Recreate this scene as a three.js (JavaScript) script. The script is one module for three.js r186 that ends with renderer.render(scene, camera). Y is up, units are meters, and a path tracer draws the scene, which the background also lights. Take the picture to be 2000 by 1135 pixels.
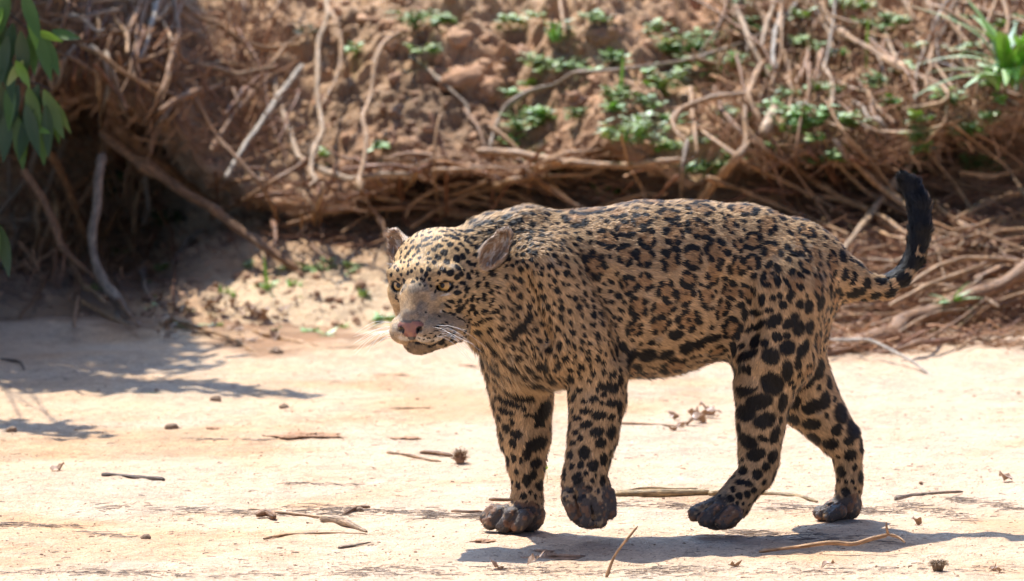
import * as THREE from 'three';
import { Sky } from 'three/addons/objects/Sky.js';
import { mergeGeometries } from 'three/addons/utils/BufferGeometryUtils.js';

// ---------------------------------------------------------------- camera, sky, sun, exposure
const scene = new THREE.Scene();
const FPX = 15300, CAM = new THREE.Vector3(0, 2.2, 18), PITCH = 5.2 * Math.PI / 180;   // focal length in photo pixels (2000 wide), a long lens from a boat
const camera = new THREE.PerspectiveCamera(2 * Math.atan(567.5 / FPX) * 180 / Math.PI, 1024 / 581, 0.5, 300);
camera.position.copy(CAM);
camera.rotation.x = -PITCH;
camera.focus = 18.03;
camera.userData.fStop = 5.2;
camera.updateMatrixWorld(true);

const LIGHT = new THREE.Vector3(0.31, -1, 0.48).normalize();          // the way sunlight travels
const sky = new Sky();
sky.scale.setScalar(1000);
sky.material.uniforms.sunPosition.value.copy(LIGHT).negate();
sky.material.uniforms.turbidity.value = 6;
sky.material.uniforms.rayleigh.value = 0.7;
sky.material.uniforms.mieCoefficient.value = 0.006;
sky.material.uniforms.cloudCoverage.value = 0.55; sky.material.uniforms.cloudDensity.value = 0.5;
sky.name = 'sky'; sky.userData.kind = 'structure';
scene.add(sky);
scene.environmentIntensity = 0.19;
const sun = new THREE.DirectionalLight(new THREE.Color(1, 0.93, 0.82), 4.6);
sun.name = 'sun';
sun.position.copy(LIGHT).multiplyScalar(-20); sun.target.position.set(0, 0, -2);
sun.castShadow = true; sun.shadow.mapSize.set(4096, 4096);
Object.assign(sun.shadow.camera, { left: -5, right: 5, top: 5, bottom: -5, near: 1, far: 45 });
scene.add(sun, sun.target);
const renderer = new THREE.WebGLRenderer({ antialias: true });
renderer.toneMapping = THREE.LinearToneMapping;
renderer.toneMappingExposure = 1.85;
renderer.shadowMap.enabled = true;
renderer.setSize(1024, 581);

// ---------------------------------------------------------------- helpers
let seed = 12345;
function srand(s) { seed = s >>> 0; }
function rnd() { seed = (seed + 0x6D2B79F5) | 0; let t = Math.imul(seed ^ (seed >>> 15), 1 | seed); t = (t + Math.imul(t ^ (t >>> 7), 61 | t)) ^ t; return ((t ^ (t >>> 14)) >>> 0) / 4294967296; }
const rr = (a, b) => a + (b - a) * rnd();
const clamp = (x, a = 0, b = 1) => x < a ? a : x > b ? b : x;
const sstep = (a, b, x) => { const t = clamp((x - a) / (b - a)); return t * t * (3 - 2 * t); };
const mix = (a, b, t) => a + (b - a) * t;
const V = (x, y, z) => new THREE.Vector3(x, y, z);
function hash3(x, y, z) { let h = Math.imul(x, 374761393) ^ Math.imul(y, 668265263) ^ Math.imul(z, 2147483647 - 1013904223); h = Math.imul(h ^ (h >>> 13), 1274126177); h ^= h >>> 16; h = Math.imul(h, 2246822519); return ((h ^ (h >>> 15)) >>> 0) / 4294967296; }
function noise(x, y, z) {                                             // value noise, -1..1
  const ix = Math.floor(x), iy = Math.floor(y), iz = Math.floor(z); let fx = x - ix, fy = y - iy, fz = z - iz;
  fx = fx * fx * (3 - 2 * fx); fy = fy * fy * (3 - 2 * fy); fz = fz * fz * (3 - 2 * fz);
  const l = (a, b, t) => a + (b - a) * t;
  const a = l(l(hash3(ix, iy, iz), hash3(ix + 1, iy, iz), fx), l(hash3(ix, iy + 1, iz), hash3(ix + 1, iy + 1, iz), fx), fy);
  const b = l(l(hash3(ix, iy, iz + 1), hash3(ix + 1, iy, iz + 1), fx), l(hash3(ix, iy + 1, iz + 1), hash3(ix + 1, iy + 1, iz + 1), fx), fy);
  return l(a, b, fz) * 2 - 1;
}
function fbm(x, y, z, o = 4) { let s = 0, a = 0.5, f = 1; for (let i = 0; i < o; i++) { s += a * noise(x * f, y * f, z * f); a *= 0.5; f *= 2.03; } return s; }
function worley(x, y, z) {                                            // distance to the nearest cell point
  const ix = Math.floor(x), iy = Math.floor(y), iz = Math.floor(z); let m = 9;
  for (let i = -1; i < 2; i++) for (let j = -1; j < 2; j++) for (let k = -1; k < 2; k++) {
    const a = ix + i, b = iy + j, c = iz + k;
    const d = (a + hash3(a, b, c) - x) ** 2 + (b + hash3(a + 71, b, c) - y) ** 2 + (c + hash3(a, b + 53, c) - z) ** 2;
    if (d < m) m = d;
  }
  return Math.sqrt(m);
}
// photo pixel (2000 x 1135) -> ray; a point on it at a given z, on the sand, or on the bank
const FWD = V(0, -Math.sin(PITCH), -Math.cos(PITCH)), UPV = V(0, Math.cos(PITCH), -Math.sin(PITCH)), RIGHT = V(1, 0, 0);
const KP = 1 / 844;                                                   // metres per photo pixel where the animal stands
function rayDir(px, py) { return FWD.clone().multiplyScalar(FPX).addScaledVector(RIGHT, px - 1000).addScaledVector(UPV, 567.5 - py).normalize(); }
function atZ(px, py, z) { const d = rayDir(px, py); return CAM.clone().addScaledVector(d, (z - CAM.z) / d.z); }
function onSand(px, py) { const d = rayDir(px, py); let p = CAM.clone().addScaledVector(d, -CAM.y / d.y); for (let i = 0; i < 4; i++) p = CAM.clone().addScaledVector(d, (sandHeight(p.x, p.z) - CAM.y) / d.y); return p; }

const used = {};
function numbered(name) { const n = used[name] = (used[name] ?? -1) + 1; return n ? name + '_' + String(n).padStart(3, '0') : name; }
function setup(o) { o.castShadow = true; o.receiveShadow = true; return o; }
function tag(o, label, category, group, kind) {
  o.userData.label = label; if (category) o.userData.category = category;
  if (group) o.userData.group = group; if (kind) o.userData.kind = kind; return o;
}
function top(name, geo, mat, label, category, group, kind) {
  const o = setup(new THREE.Mesh(geo, mat)); o.name = numbered(name); scene.add(o); return tag(o, label, category, group, kind);
}
function groupAt(name, p, label, category, group) { const o = new THREE.Group(); o.name = numbered(name); o.position.copy(p); scene.add(o); return tag(o, label, category, group); }
function part(name, geo, mat, parent) { const o = setup(new THREE.Mesh(geo, mat)); o.name = name; parent.add(o); return o; }
// moves a geometry's vertices so that `base` becomes the object's own origin
function based(geo, base) { geo.translate(-base.x, -base.y, -base.z); return geo; }
function geoFrom(pos, idx, { nor, uv, col } = {}) {
  const g = new THREE.BufferGeometry();
  g.setAttribute('position', new THREE.BufferAttribute(pos instanceof Float32Array ? pos : new Float32Array(pos), 3));
  if (uv) g.setAttribute('uv', new THREE.BufferAttribute(new Float32Array(uv), 2));
  if (col) g.setAttribute('color', new THREE.BufferAttribute(col instanceof Float32Array ? col : new Float32Array(col), 3));
  g.setIndex(new THREE.BufferAttribute(idx instanceof Uint32Array ? idx : new Uint32Array(idx), 1));
  if (nor) g.setAttribute('normal', new THREE.BufferAttribute(nor instanceof Float32Array ? nor : new Float32Array(nor), 3)); else g.computeVertexNormals();
  return g;
}
// a crooked tapering stem through points; radii at both ends; knobbly
function stem(pts, r0, r1, { kink = 0, radial = 7, per = 0.018, rough = 0.12, wander = 0, twigEnd = true, seedN = 0, knots = 0.0, flat = 1 } = {}) {
  const curve = kink ? new THREE.CatmullRomCurve3(pts, false, 'catmullrom', kink) : new THREE.CatmullRomCurve3(pts, false, 'centripetal'), len = curve.getLength();
  const n = Math.max(6, Math.min(160, Math.round(len / per)));
  const frames = curve.computeFrenetFrames(n, false), P = [], U = [], I = [];
  for (let i = 0; i <= n; i++) {
    const t = i / n, c = curve.getPointAt(t), N = frames.normals[i], B = frames.binormals[i], s = t * len;
    if (wander) { c.x += wander * noise(s * 9, seedN, 1); c.y += wander * noise(s * 9, seedN, 5); c.z += wander * noise(s * 9, seedN, 9); }
    let r = mix(r0, r1, t) * (1 + rough * noise(s * 28, seedN, 3)) * (1 + knots * Math.max(0, noise(s * 11, seedN, 7)) ** 3 * 6);
    if (twigEnd && (i === 0 || i === n)) r *= 0.55;
    for (let j = 0; j <= radial; j++) {
      const a = j / radial * 6.2832, rj = r * (1 + rough * 0.8 * noise(Math.cos(a) * 1.3 + seedN, Math.sin(a) * 1.3, s * 14));
      P.push(c.x + (N.x * Math.cos(a) + B.x * Math.sin(a) * flat) * rj, c.y + (N.y * Math.cos(a) + B.y * Math.sin(a) * flat) * rj, c.z + (N.z * Math.cos(a) + B.z * Math.sin(a) * flat) * rj);
      U.push(j / radial * 6.28 * r0, s);
    }
  }
  const w = radial + 1;
  for (let i = 0; i < n; i++) for (let j = 0; j < radial; j++) { const a = i * w + j; I.push(a, a + w, a + 1, a + 1, a + w, a + w + 1); }
  for (const [row, flip] of [[0, 1], [n, 0]]) { const c = P.length / 3, q = curve.getPointAt(row / n); P.push(q.x, q.y, q.z); U.push(0, 0); for (let j = 0; j < radial; j++) flip ? I.push(c, row * w + j, row * w + j + 1) : I.push(c, row * w + j + 1, row * w + j); }
  return geoFrom(P, I, { uv: U });
}
// ---------------------------------------------------------------- textures and materials
function dataTex(n, fn, srgb, rep = 1) {
  const d = new Uint8Array(n * n * 4);
  for (let j = 0; j < n; j++) for (let i = 0; i < n; i++) { const c = fn(i / n, j / n, i, j), k = (j * n + i) * 4; d[k] = clamp(c[0]) * 255; d[k + 1] = clamp(c[1]) * 255; d[k + 2] = clamp(c[2]) * 255; d[k + 3] = 255; }
  const t = new THREE.DataTexture(d, n, n, THREE.RGBAFormat);
  t.magFilter = THREE.LinearFilter; t.minFilter = THREE.LinearFilter; t.wrapS = t.wrapT = THREE.RepeatWrapping; t.repeat.set(rep, rep);
  if (srgb) t.colorSpace = THREE.SRGBColorSpace; t.needsUpdate = true; return t;
}
const tileNoise = (u, v, f, s) => {                                  // noise that tiles: blended over the border
  const a = noise(u * f, v * f, s), b = noise((u - 1) * f, v * f, s), c = noise(u * f, (v - 1) * f, s), d = noise((u - 1) * f, (v - 1) * f, s);
  return mix(mix(a, b, sstep(0.8, 1, u)), mix(c, d, sstep(0.8, 1, u)), sstep(0.8, 1, v));
};
const bumpTex = dataTex(512, (u, v) => { const x = 0.5 + 0.22 * tileNoise(u, v, 24, 1) + 0.2 * tileNoise(u, v, 70, 2) + 0.2 * tileNoise(u, v, 170, 3); return [x, x, x]; });
const barkTex = dataTex(512, (u, v) => { const x = 0.5 + 0.3 * noise(u * 90, v * 10, 4) + 0.2 * noise(u * 160, v * 26, 6); return [x, x, x]; });
const barkCol = dataTex(512, (u, v) => { const x = 0.78 + 0.16 * noise(u * 70, v * 9, 14) + 0.14 * noise(u * 30, v * 30, 16) + 0.1 * noise(u * 140, v * 60, 18); return [x, x * 0.985, x * 0.96]; }, true);
for (const t of [barkTex, barkCol]) t.repeat.set(6, 3);
const sandCol = dataTex(1024, (u, v) => {
  let x = 0.86 + 0.035 * tileNoise(u, v, 12, 21) + 0.05 * tileNoise(u, v, 60, 22) + 0.055 * tileNoise(u, v, 260, 23) + 0.05 * tileNoise(u, v, 500, 24);
  const sp = tileNoise(u, v, 210, 27); if (sp > 0.72) x -= 0.3 * (sp - 0.72) / 0.28; const w = tileNoise(u, v, 9, 25) * 0.02;
  return [x + w, x * 0.985, x * 0.96 - w];
}, true);
const sandBump = dataTex(1024, (u, v) => { const x = 0.5 + 0.2 * tileNoise(u, v, 40, 31) + 0.18 * tileNoise(u, v, 120, 32) + 0.18 * tileNoise(u, v, 400, 33); return [x, x, x]; });
const lin = (r, g, b) => new THREE.Color().setRGB(r, g, b);
const M = {
  sand: new THREE.MeshStandardMaterial({ color: lin(0.66, 0.485, 0.33), map: sandCol, bumpMap: sandBump, bumpScale: 0.011, roughness: 0.95, vertexColors: true }),
  bank: new THREE.MeshStandardMaterial({ vertexColors: true, bumpMap: bumpTex, bumpScale: 0.012, roughness: 0.95 }),
  clod: new THREE.MeshStandardMaterial({ vertexColors: true, bumpMap: bumpTex, bumpScale: 0.008, roughness: 0.95 }),
};
const wood = (name, r, g, b, rough = 0.62) => M[name] = new THREE.MeshStandardMaterial({ color: lin(r, g, b), map: barkCol, bumpMap: barkTex, bumpScale: 0.003, roughness: rough });
wood('tan', 0.58, 0.34, 0.165); wood('brown', 0.42, 0.22, 0.1); wood('red', 0.31, 0.135, 0.06); wood('grey', 0.42, 0.31, 0.215); wood('pale', 0.58, 0.39, 0.23); wood('dark', 0.12, 0.075, 0.05); wood('white', 0.62, 0.53, 0.43); wood('straw', 0.6, 0.42, 0.2);
const leafM = (name, r, g, b, tr = 0.4, rough = 0.45) => M[name] = new THREE.MeshPhysicalMaterial({ color: lin(r, g, b), roughness: rough, transmission: tr, thickness: 0, side: THREE.DoubleSide });
leafM('leafDark', 0.045, 0.09, 0.022, 0.3, 0.5); leafM('leafMid', 0.1, 0.2, 0.025, 0.45, 0.5); leafM('leafBright', 0.22, 0.42, 0.05, 0.5, 0.5);
leafM('weed', 0.28, 0.41, 0.06, 0.5, 0.45); leafM('weedBlue', 0.23, 0.34, 0.1, 0.4, 0.3); leafM('dryLeaf', 0.24, 0.13, 0.065, 0.3, 0.7);
// ---------------------------------------------------------------- the setting: sand and bank
function sandHeight(x, z) {
  const near = 1 - sstep(6, 12, Math.hypot(x, z));
  let h = 0.011 * fbm(x * 1.7, 3, z * 1.7, 3) * near + 0.006 * fbm(x * 7, 8, z * 5, 3) * near;
  h += 0.003 * fbm(x * 14, 6, z * 11, 3) * near + 0.003 * noise(x * 31, 1, z * 24) * near + 0.0035 * Math.max(0, noise(x * 17, 2, z * 13)) ** 2 * near;
  h += 0.05 * sstep(-2.2, -4.2, z) * (1 + 0.5 * noise(x * 2.2, 4, z * 2));
  return h;
}
function axis(lo, hi, fine, far, n) {                                 // fine steps inside, growing steps to the far edge
  const a = []; for (let x = lo; x <= hi + 1e-9; x += fine) a.push(x);
  const grow = Math.pow(far / fine, 1 / n), before = [], after = []; let s = fine, p = lo, q = hi + fine * 0.5;
  for (let i = 0; i < n; i++) { s *= grow; p -= s; q += s; before.unshift(p); after.push(q); }
  return [...before, ...a, ...after];
}
{
  const X = axis(-1.7, 1.7, 0.012, 6, 16), Z = axis(-4.6, 1.3, 0.014, 5, 16), P = [], U = [], C = [], I = [];
  for (const z of Z) for (const x of X) {
    P.push(x, sandHeight(x, z), z); U.push(x / 1.3, z / 1.3);
    const p = fbm(x * 1.1, 40, z * 1.1, 3), q = fbm(x * 6, 44, z * 6, 3), o = sstep(-0.05, 0.42, p + 0.4 * q);     // ochre and pale patches of sand, damp browner soil by the bank
    const soil = sstep(0.0, 0.35, fbm(x * 3, 50, z * 3, 4) + 0.55 - (z + 4.6) * 1.1);
    C.push(mix(mix(1.03, 0.95, o), 0.55, soil), mix(mix(1.03, 0.83, o), 0.44, soil), mix(mix(1.05, 0.7, o), 0.36, soil));
  }
  const w = X.length; for (let j = 0; j < Z.length - 1; j++) for (let i = 0; i < w - 1; i++) { const a = j * w + i; I.push(a, a + w, a + 1, a + 1, a + w, a + w + 1); }
  top('sand_ground', geoFrom(P, I, { uv: U, col: C }), M.sand, 'pale sandy beach the spotted cat walks across', 'sand', null, 'structure');
}
// the bank: a profile swept along x, with a ledge that overhangs a dark hollow; clods come from cell noise
const PROFILES = [
  [[-3.75, -0.12], [-4.2, 0.0], [-4.55, 0.085], [-4.9, 0.165], [-5.12, 0.22], [-5.42, 0.25], [-5.6, 0.31], [-5.56, 0.4], [-5.36, 0.42], [-5.25, 0.455], [-5.3, 0.51], [-5.48, 0.62], [-5.7, 0.78], [-6.0, 0.99], [-6.6, 1.35], [-7.6, 1.8], [-12, 2.6], [-40, 4.5]],
  [[-3.85, -0.12], [-4.15, 0.0], [-4.3, 0.1], [-4.5, 0.2], [-4.75, 0.28], [-5.05, 0.3], [-5.25, 0.35], [-5.25, 0.42], [-5.02, 0.44], [-4.93, 0.47], [-5.0, 0.54], [-5.25, 0.66], [-5.55, 0.81], [-5.9, 1.0], [-6.5, 1.36], [-7.6, 1.8], [-12, 2.6], [-40, 4.5]],
  // under the tree the bank is washed out into a deep hollow
  [[-3.75, -0.12], [-4.2, 0.0], [-4.6, 0.05], [-5.0, 0.09], [-5.45, 0.11], [-5.85, 0.14], [-6.15, 0.26], [-6.16, 0.46], [-5.9, 0.6], [-5.5, 0.655], [-5.28, 0.69], [-5.3, 0.76], [-5.46, 0.85], [-5.75, 0.99], [-6.5, 1.35], [-7.6, 1.8], [-12, 2.6], [-40, 4.5]],
].map(p => new THREE.CatmullRomCurve3(p.map(([z, y]) => V(0, y, z)), false, 'centripetal').getPoints(17 * 16));
function bankPoint(x, row, fineN) {
  const f = row / (17 * 16) * (17 * 16), i = Math.min(17 * 16 - 1, Math.floor(f)), t = f - i;
  const k = sstep(-0.5, 0.45, x + 0.25 * noise(x * 1.5, 7, 7));
  const a = PROFILES[0], b = PROFILES[1], h = PROFILES[2], kh = sstep(-0.84, -1.14, x + 0.16 * noise(x * 4, 11, 3) + 0.05 * noise(x * 11, 11, 3));
  const y = mix(mix(mix(a[i].y, a[i + 1].y, t), mix(b[i].y, b[i + 1].y, t), k), mix(h[i].y, h[i + 1].y, t), kh), z = mix(mix(mix(a[i].z, a[i + 1].z, t), mix(b[i].z, b[i + 1].z, t), k), mix(h[i].z, h[i + 1].z, t), kh);
  const lift = (0.13 * noise(x * 1.25, 3, 2) + 0.06 * noise(x * 3.7, 5, 2) + 0.02 * noise(x * 11, 5, 2)) * sstep(0.2, 0.44, y);
  const dy = mix(mix(a[i + 1].y - a[i].y, b[i + 1].y - b[i].y, k), h[i + 1].y - h[i].y, kh), dz = mix(mix(a[i + 1].z - a[i].z, b[i + 1].z - b[i].z, k), h[i + 1].z - h[i].z, kh), L = Math.hypot(dy, dz) || 1;
  const ny = -dz / L, nz = dy / L, far = 1 - sstep(-7, -11, z);
  let d = 0.1 * fbm(x * 1.6, y * 2, z * 1.6 + 9, 3) * far, c = 0;
  const foot = sstep(0.0, 0.12, y), amp = foot * far * (0.35 + 0.65 * sstep(0.42, 0.56, y));
  if (amp > 0.01) {
    const wob = 0.25 * noise(x * 9, y * 9, z * 9);
    const w1 = worley(x * 6 + wob, y * 8, z * 6), w2 = worley(x * 15, y * 17 + wob, z * 15);
    const lump = sstep(-0.25, 0.35, fbm(x * 2.1, y * 2.1 + 60, z * 2.1, 3)); c = Math.max(0, 0.62 - w1);
    d += amp * (0.11 * c * lump + 0.06 * Math.max(0, 0.6 - w2) * (0.4 + 0.6 * lump) + 0.05 * fbm(x * 9, y * 12, z * 9, 4) + 0.035 * fbm(x * 30, y * 30, z * 30, 3));
  } else d += 0.006 * foot * fbm(x * 12, y * 12, z * 12, 3);
  if (fineN) d += 0.008 * far * foot * noise(x * 60, y * 60, z * 60);
  return [x, y + lift + ny * d, z + nz * d, c];
}
function bankGrid(X, R, fineN) {
  const P = [], U = [], C = [], I = [];
  for (let j = 0; j < R.length; j++) for (const x of X) {
    const [a, b, c, clod] = bankPoint(x, R[j], fineN); P.push(a, b, c); U.push(x * 1.5, R[j] / 40);
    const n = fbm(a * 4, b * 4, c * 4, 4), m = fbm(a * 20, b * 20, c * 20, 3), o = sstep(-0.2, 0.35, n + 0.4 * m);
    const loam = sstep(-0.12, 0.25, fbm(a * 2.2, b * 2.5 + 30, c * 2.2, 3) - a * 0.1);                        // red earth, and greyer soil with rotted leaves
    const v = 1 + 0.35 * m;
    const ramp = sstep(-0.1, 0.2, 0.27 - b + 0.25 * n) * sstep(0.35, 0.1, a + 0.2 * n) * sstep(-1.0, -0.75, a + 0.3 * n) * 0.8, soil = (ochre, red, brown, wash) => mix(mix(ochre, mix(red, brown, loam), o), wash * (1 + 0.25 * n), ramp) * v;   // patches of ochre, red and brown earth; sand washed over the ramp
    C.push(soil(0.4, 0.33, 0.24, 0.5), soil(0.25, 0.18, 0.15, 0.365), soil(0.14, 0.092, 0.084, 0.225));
  }
  const w = X.length; for (let j = 0; j < R.length - 1; j++) for (let i = 0; i < w - 1; i++) { const a = j * w + i; I.push(a, a + 1, a + w, a + 1, a + w + 1, a + w); }
  return geoFrom(P, I, { uv: U, col: C });
}
const rowsFine = []; for (let r = 0; r <= 272; r += r < 224 ? 1 : 4) { rowsFine.push(r); if (r < 218) rowsFine.push(r + 0.5); }
const bankX = axis(-1.8, 1.8, 0.0108, 6, 12).filter(x => Math.abs(x) < 1.81), sideX = axis(0, 2.3, 0.034, 6, 9).filter(x => x >= 0).map(x => x + 1.83);
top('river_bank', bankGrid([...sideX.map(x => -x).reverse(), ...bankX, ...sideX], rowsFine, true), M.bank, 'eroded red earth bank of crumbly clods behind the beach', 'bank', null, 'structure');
const bankCast = new THREE.Mesh(bankGrid(axis(-2.1, 2.1, 0.05, 5, 6), Array.from({ length: 90 }, (_, i) => i * 2.7), false), new THREE.MeshBasicMaterial({ side: THREE.DoubleSide }));
const caster = new THREE.Raycaster();
function onBank(px, py, lift = 0) {                                   // where a pixel's ray meets the bank, lifted towards the viewer
  const d = rayDir(px, py); caster.set(CAM, d); const h = caster.intersectObject(bankCast, false)[0];
  let p = h ? h.point.clone() : atZ(px, py, -5); if (h && py > 600) { const s = onSand(px, py); if (s.z > p.z) p = s; }
  return p.addScaledVector(d, -lift);
}
// ---------------------------------------------------------------- the jaguar
// Body axes: it walks towards the viewer's left and a little nearer. w = metres off its middle plane (+ is its left flank, the one seen).
const YAW = 15.6 * Math.PI / 180, LAT = V(Math.sin(YAW), 0, Math.cos(YAW)), AHEAD = V(-Math.cos(YAW), 0, Math.sin(YAW)), MID = V(0, 0, 0.12);
function J(px, py, w = 0) { const d = rayDir(px, py), t = (w - CAM.clone().sub(MID).dot(LAT)) / d.dot(LAT); return CAM.clone().addScaledVector(d, t); }
const prims = []; let limbId = 0, lastId = 0; const newLimb = () => { limbId = ++lastId; };   // the bones of one limb join with a small radius, limbs with a large one
function cone(a, ra, b, rb, o = {}) { const ab = b.clone().sub(a); prims.push({ t: 0, gid: limbId && (o.k ?? 22) > 10 ? limbId : ++lastId, ax: a.x, ay: a.y, az: a.z, bx: ab.x, by: ab.y, bz: ab.z, l2: Math.max(ab.lengthSq(), 1e-9), ra: ra * KP, rb: rb * KP, k: (o.k ?? 22) * KP, dir: (o.dir ?? ab).clone().normalize(), sq: o.sq || 0, cut: o.cut, ...o.p, reg: o.reg || 'body', hair: o.hair ?? 11 }); }
function ball(c, R, U, Fv, rx, ry, rz, o = {}) { prims.push({ t: 1, gid: ++lastId, ax: c.x, ay: c.y, az: c.z, R, U, F: Fv, rx: rx * KP, ry: ry * KP, rz: rz * KP, k: (o.k ?? 18) * KP, dir: o.dir.clone().normalize(), cut: o.cut, reg: o.reg || 'head', hair: o.hair ?? 6 }); }
// four toes with a groove between each two
function toes(list, dw = 0) {
  for (const [x, y, w, x2, y2, r] of list) cone(J(x, y, w), r, J(x2, y2, w + dw), r - 2, { reg: 'paw', hair: 4, k: 3 });
  for (let i = 0; i < 3; i++) { const a = list[i], b = list[i + 1], m = k => (a[k] + b[k]) / 2, out = 0.012; cone(J(m(0), m(1) - 12, m(2) + out), 3.5, J(m(3) - 3, m(4) - 4, m(2) + out + dw), 5, { cut: 1, reg: 'paw', hair: 4, k: 5 }); }
}
const BACK = AHEAD.clone().negate(), DOWN = V(0, -1, 0);
const flow = (b, d) => BACK.clone().multiplyScalar(b).addScaledVector(DOWN, d);
// torso: deep and narrower than deep (sq squeezes it sideways)
const SQ = 0.76, chain = (list, o) => { newLimb(); for (let i = 0; i + 1 < list.length; i++) cone(J(list[i][0], list[i][1]), list[i][2], J(list[i + 1][0], list[i + 1][1]), list[i + 1][2], { sq: SQ, ...o }); };
newLimb();
cone(J(905, 548, 0.035), 84, J(975, 520, 0.012), 94, { dir: flow(1, 0.25), reg: 'neck', hair: 13, k: 30, sq: 0.72 });
chain([[975, 520, 96], [1040, 515, 104]], { dir: flow(1, 0.25), reg: 'neck', hair: 16, k: 30, sq: 0.66 });
chain([[985, 590, 100], [1055, 625, 133]], { dir: flow(0.8, 0.7), reg: 'chest', hair: 22, k: 30 });
chain([[1055, 592, 138], [1125, 578, 150]], { dir: flow(1, 0.4), reg: 'shoulder', hair: 11, k: 30 });
chain([[1125, 578, 150], [1180, 566, 154], [1250, 560, 163], [1350, 550, 156], [1450, 534, 133], [1540, 534, 108]], { dir: flow(1, 0.3), reg: 'flank', hair: 11, k: 34 });
chain([[1215, 640, 86], [1300, 640, 82], [1395, 632, 52]], { dir: flow(0.8, 0.8), reg: 'belly', hair: 27, k: 30 });
chain([[1395, 620, 62], [1470, 620, 62]], { dir: flow(0.4, 1), reg: 'belly', hair: 24, k: 30 });
newLimb();
cone(J(1026, 446, 0.035), 37, J(1050, 520, 0.075), 62, { dir: flow(1, 0.3), reg: 'shoulder', k: 28 });
newLimb();
cone(J(1026, 446, -0.035), 37, J(1050, 520, -0.075), 62, { dir: flow(1, 0.3), reg: 'shoulder', k: 28 });
for (const s of [-1, 1]) {
  const dent = (a, b, r, w, k = 34) => cone(J(a[0], a[1], s * w), r, J(b[0], b[1], s * w), r, { cut: 1, k, reg: 'flank', dir: flow(1, 0.3) });
  limbId = 0;
  dent([1120, 462], [1190, 560], 16, 0.152); dent([1190, 560], [1222, 680], 16, 0.158); dent([1020, 545], [1065, 660], 12, 0.142, 28);
  dent([1425, 560], [1440, 655], 26, 0.148, 44); dent([1462, 640], [1447, 560], 12, 0.138, 30);
}
// near foreleg, lifted, paw hanging
newLimb();
cone(J(1075, 540, 0.085), 78, J(1125, 655, 0.095), 84, { dir: flow(0.6, 0.8), reg: 'shoulder', k: 34 });
cone(J(1125, 655, 0.095), 84, J(1165, 715, 0.105), 62, { dir: flow(0.5, 1), reg: 'shoulder', k: 34 });
cone(J(1165, 715, 0.105), 60, J(1167, 780, 0.11), 54, { reg: 'foreleg', hair: 9 });
cone(J(1167, 780, 0.11), 54, J(1158, 850, 0.115), 46, { reg: 'foreleg', hair: 9 });
cone(J(1158, 850, 0.115), 46, J(1142, 930, 0.12), 41, { reg: 'foreleg', hair: 8 });
cone(J(1142, 930, 0.12), 41, J(1143, 962, 0.12), 44, { reg: 'paw', hair: 6 });
cone(J(1182, 945, 0.105), 11, J(1187, 962, 0.105), 10, { reg: 'paw', hair: 6 });
cone(J(1145, 965, 0.12), 46, J(1152, 988, 0.125), 44, { reg: 'paw', hair: 6 });
toes([[1113, 972, 0.138, 1125, 1004, 18], [1139, 978, 0.156, 1148, 1016, 18], [1164, 978, 0.152, 1170, 1016, 18], [1186, 968, 0.132, 1190, 1000, 17]], 0.004);
// far foreleg, planted ahead
newLimb();
cone(J(1030, 600, -0.07), 84, J(1012, 700, -0.085), 70, { dir: flow(0.2, 1), reg: 'chest', hair: 19, k: 34 });
cone(J(1012, 700, -0.085), 68, J(1020, 780, -0.095), 58, { reg: 'foreleg', hair: 11, k: 26 });
cone(J(1020, 780, -0.095), 58, J(1025, 850, -0.1), 49, { reg: 'foreleg', hair: 9 });
cone(J(1025, 850, -0.1), 49, J(1028, 905, -0.1), 36, { reg: 'foreleg', hair: 9 });
cone(J(1028, 905, -0.1), 36, J(1030, 955, -0.1), 28, { reg: 'foreleg', hair: 8 });
cone(J(1030, 955, -0.1), 28, J(1030, 1000, -0.1), 34, { reg: 'paw', hair: 6 });
cone(J(1032, 1008, -0.1), 32, J(985, 1012, -0.1), 26, { reg: 'paw', hair: 5, dir: AHEAD });
toes([[1024, 1011, -0.05, 1012, 1026, 17], [998, 1008, -0.068, 983, 1026, 18], [975, 1004, -0.092, 958, 1020, 18], [968, 999, -0.122, 951, 1011, 16]]);
// near hind leg, about to set down
newLimb();
cone(J(1520, 575, 0.06), 98, J(1512, 690, 0.085), 82, { dir: flow(0.3, 1), reg: 'thigh', hair: 10, k: 36 });
cone(J(1512, 690, 0.085), 82, J(1494, 755, 0.095), 58, { reg: 'hindleg', hair: 10, k: 24 });
cone(J(1494, 755, 0.095), 58, J(1486, 825, 0.1), 46, { reg: 'hindleg', hair: 9 });
cone(J(1486, 825, 0.1), 46, J(1482, 900, 0.1), 38, { reg: 'hindleg', hair: 8 });
cone(J(1497, 900, 0.1), 23, J(1478, 930, 0.1), 30, { reg: 'hindleg', hair: 8 });
cone(J(1478, 925, 0.1), 33, J(1432, 978, 0.1), 31, { reg: 'hindleg', hair: 7 });
cone(J(1432, 985, 0.1), 33, J(1400, 1001, 0.1), 30, { reg: 'paw', hair: 5 });
cone(J(1420, 1012, 0.1), 22, J(1396, 1016, 0.1), 20, { reg: 'paw', hair: 4 });
toes([[1432, 1003, 0.14, 1412, 1017, 19], [1400, 999, 0.12, 1379, 1013, 19], [1385, 995, 0.09, 1360, 1003, 18], [1392, 993, 0.06, 1370, 996, 16]]);
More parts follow.
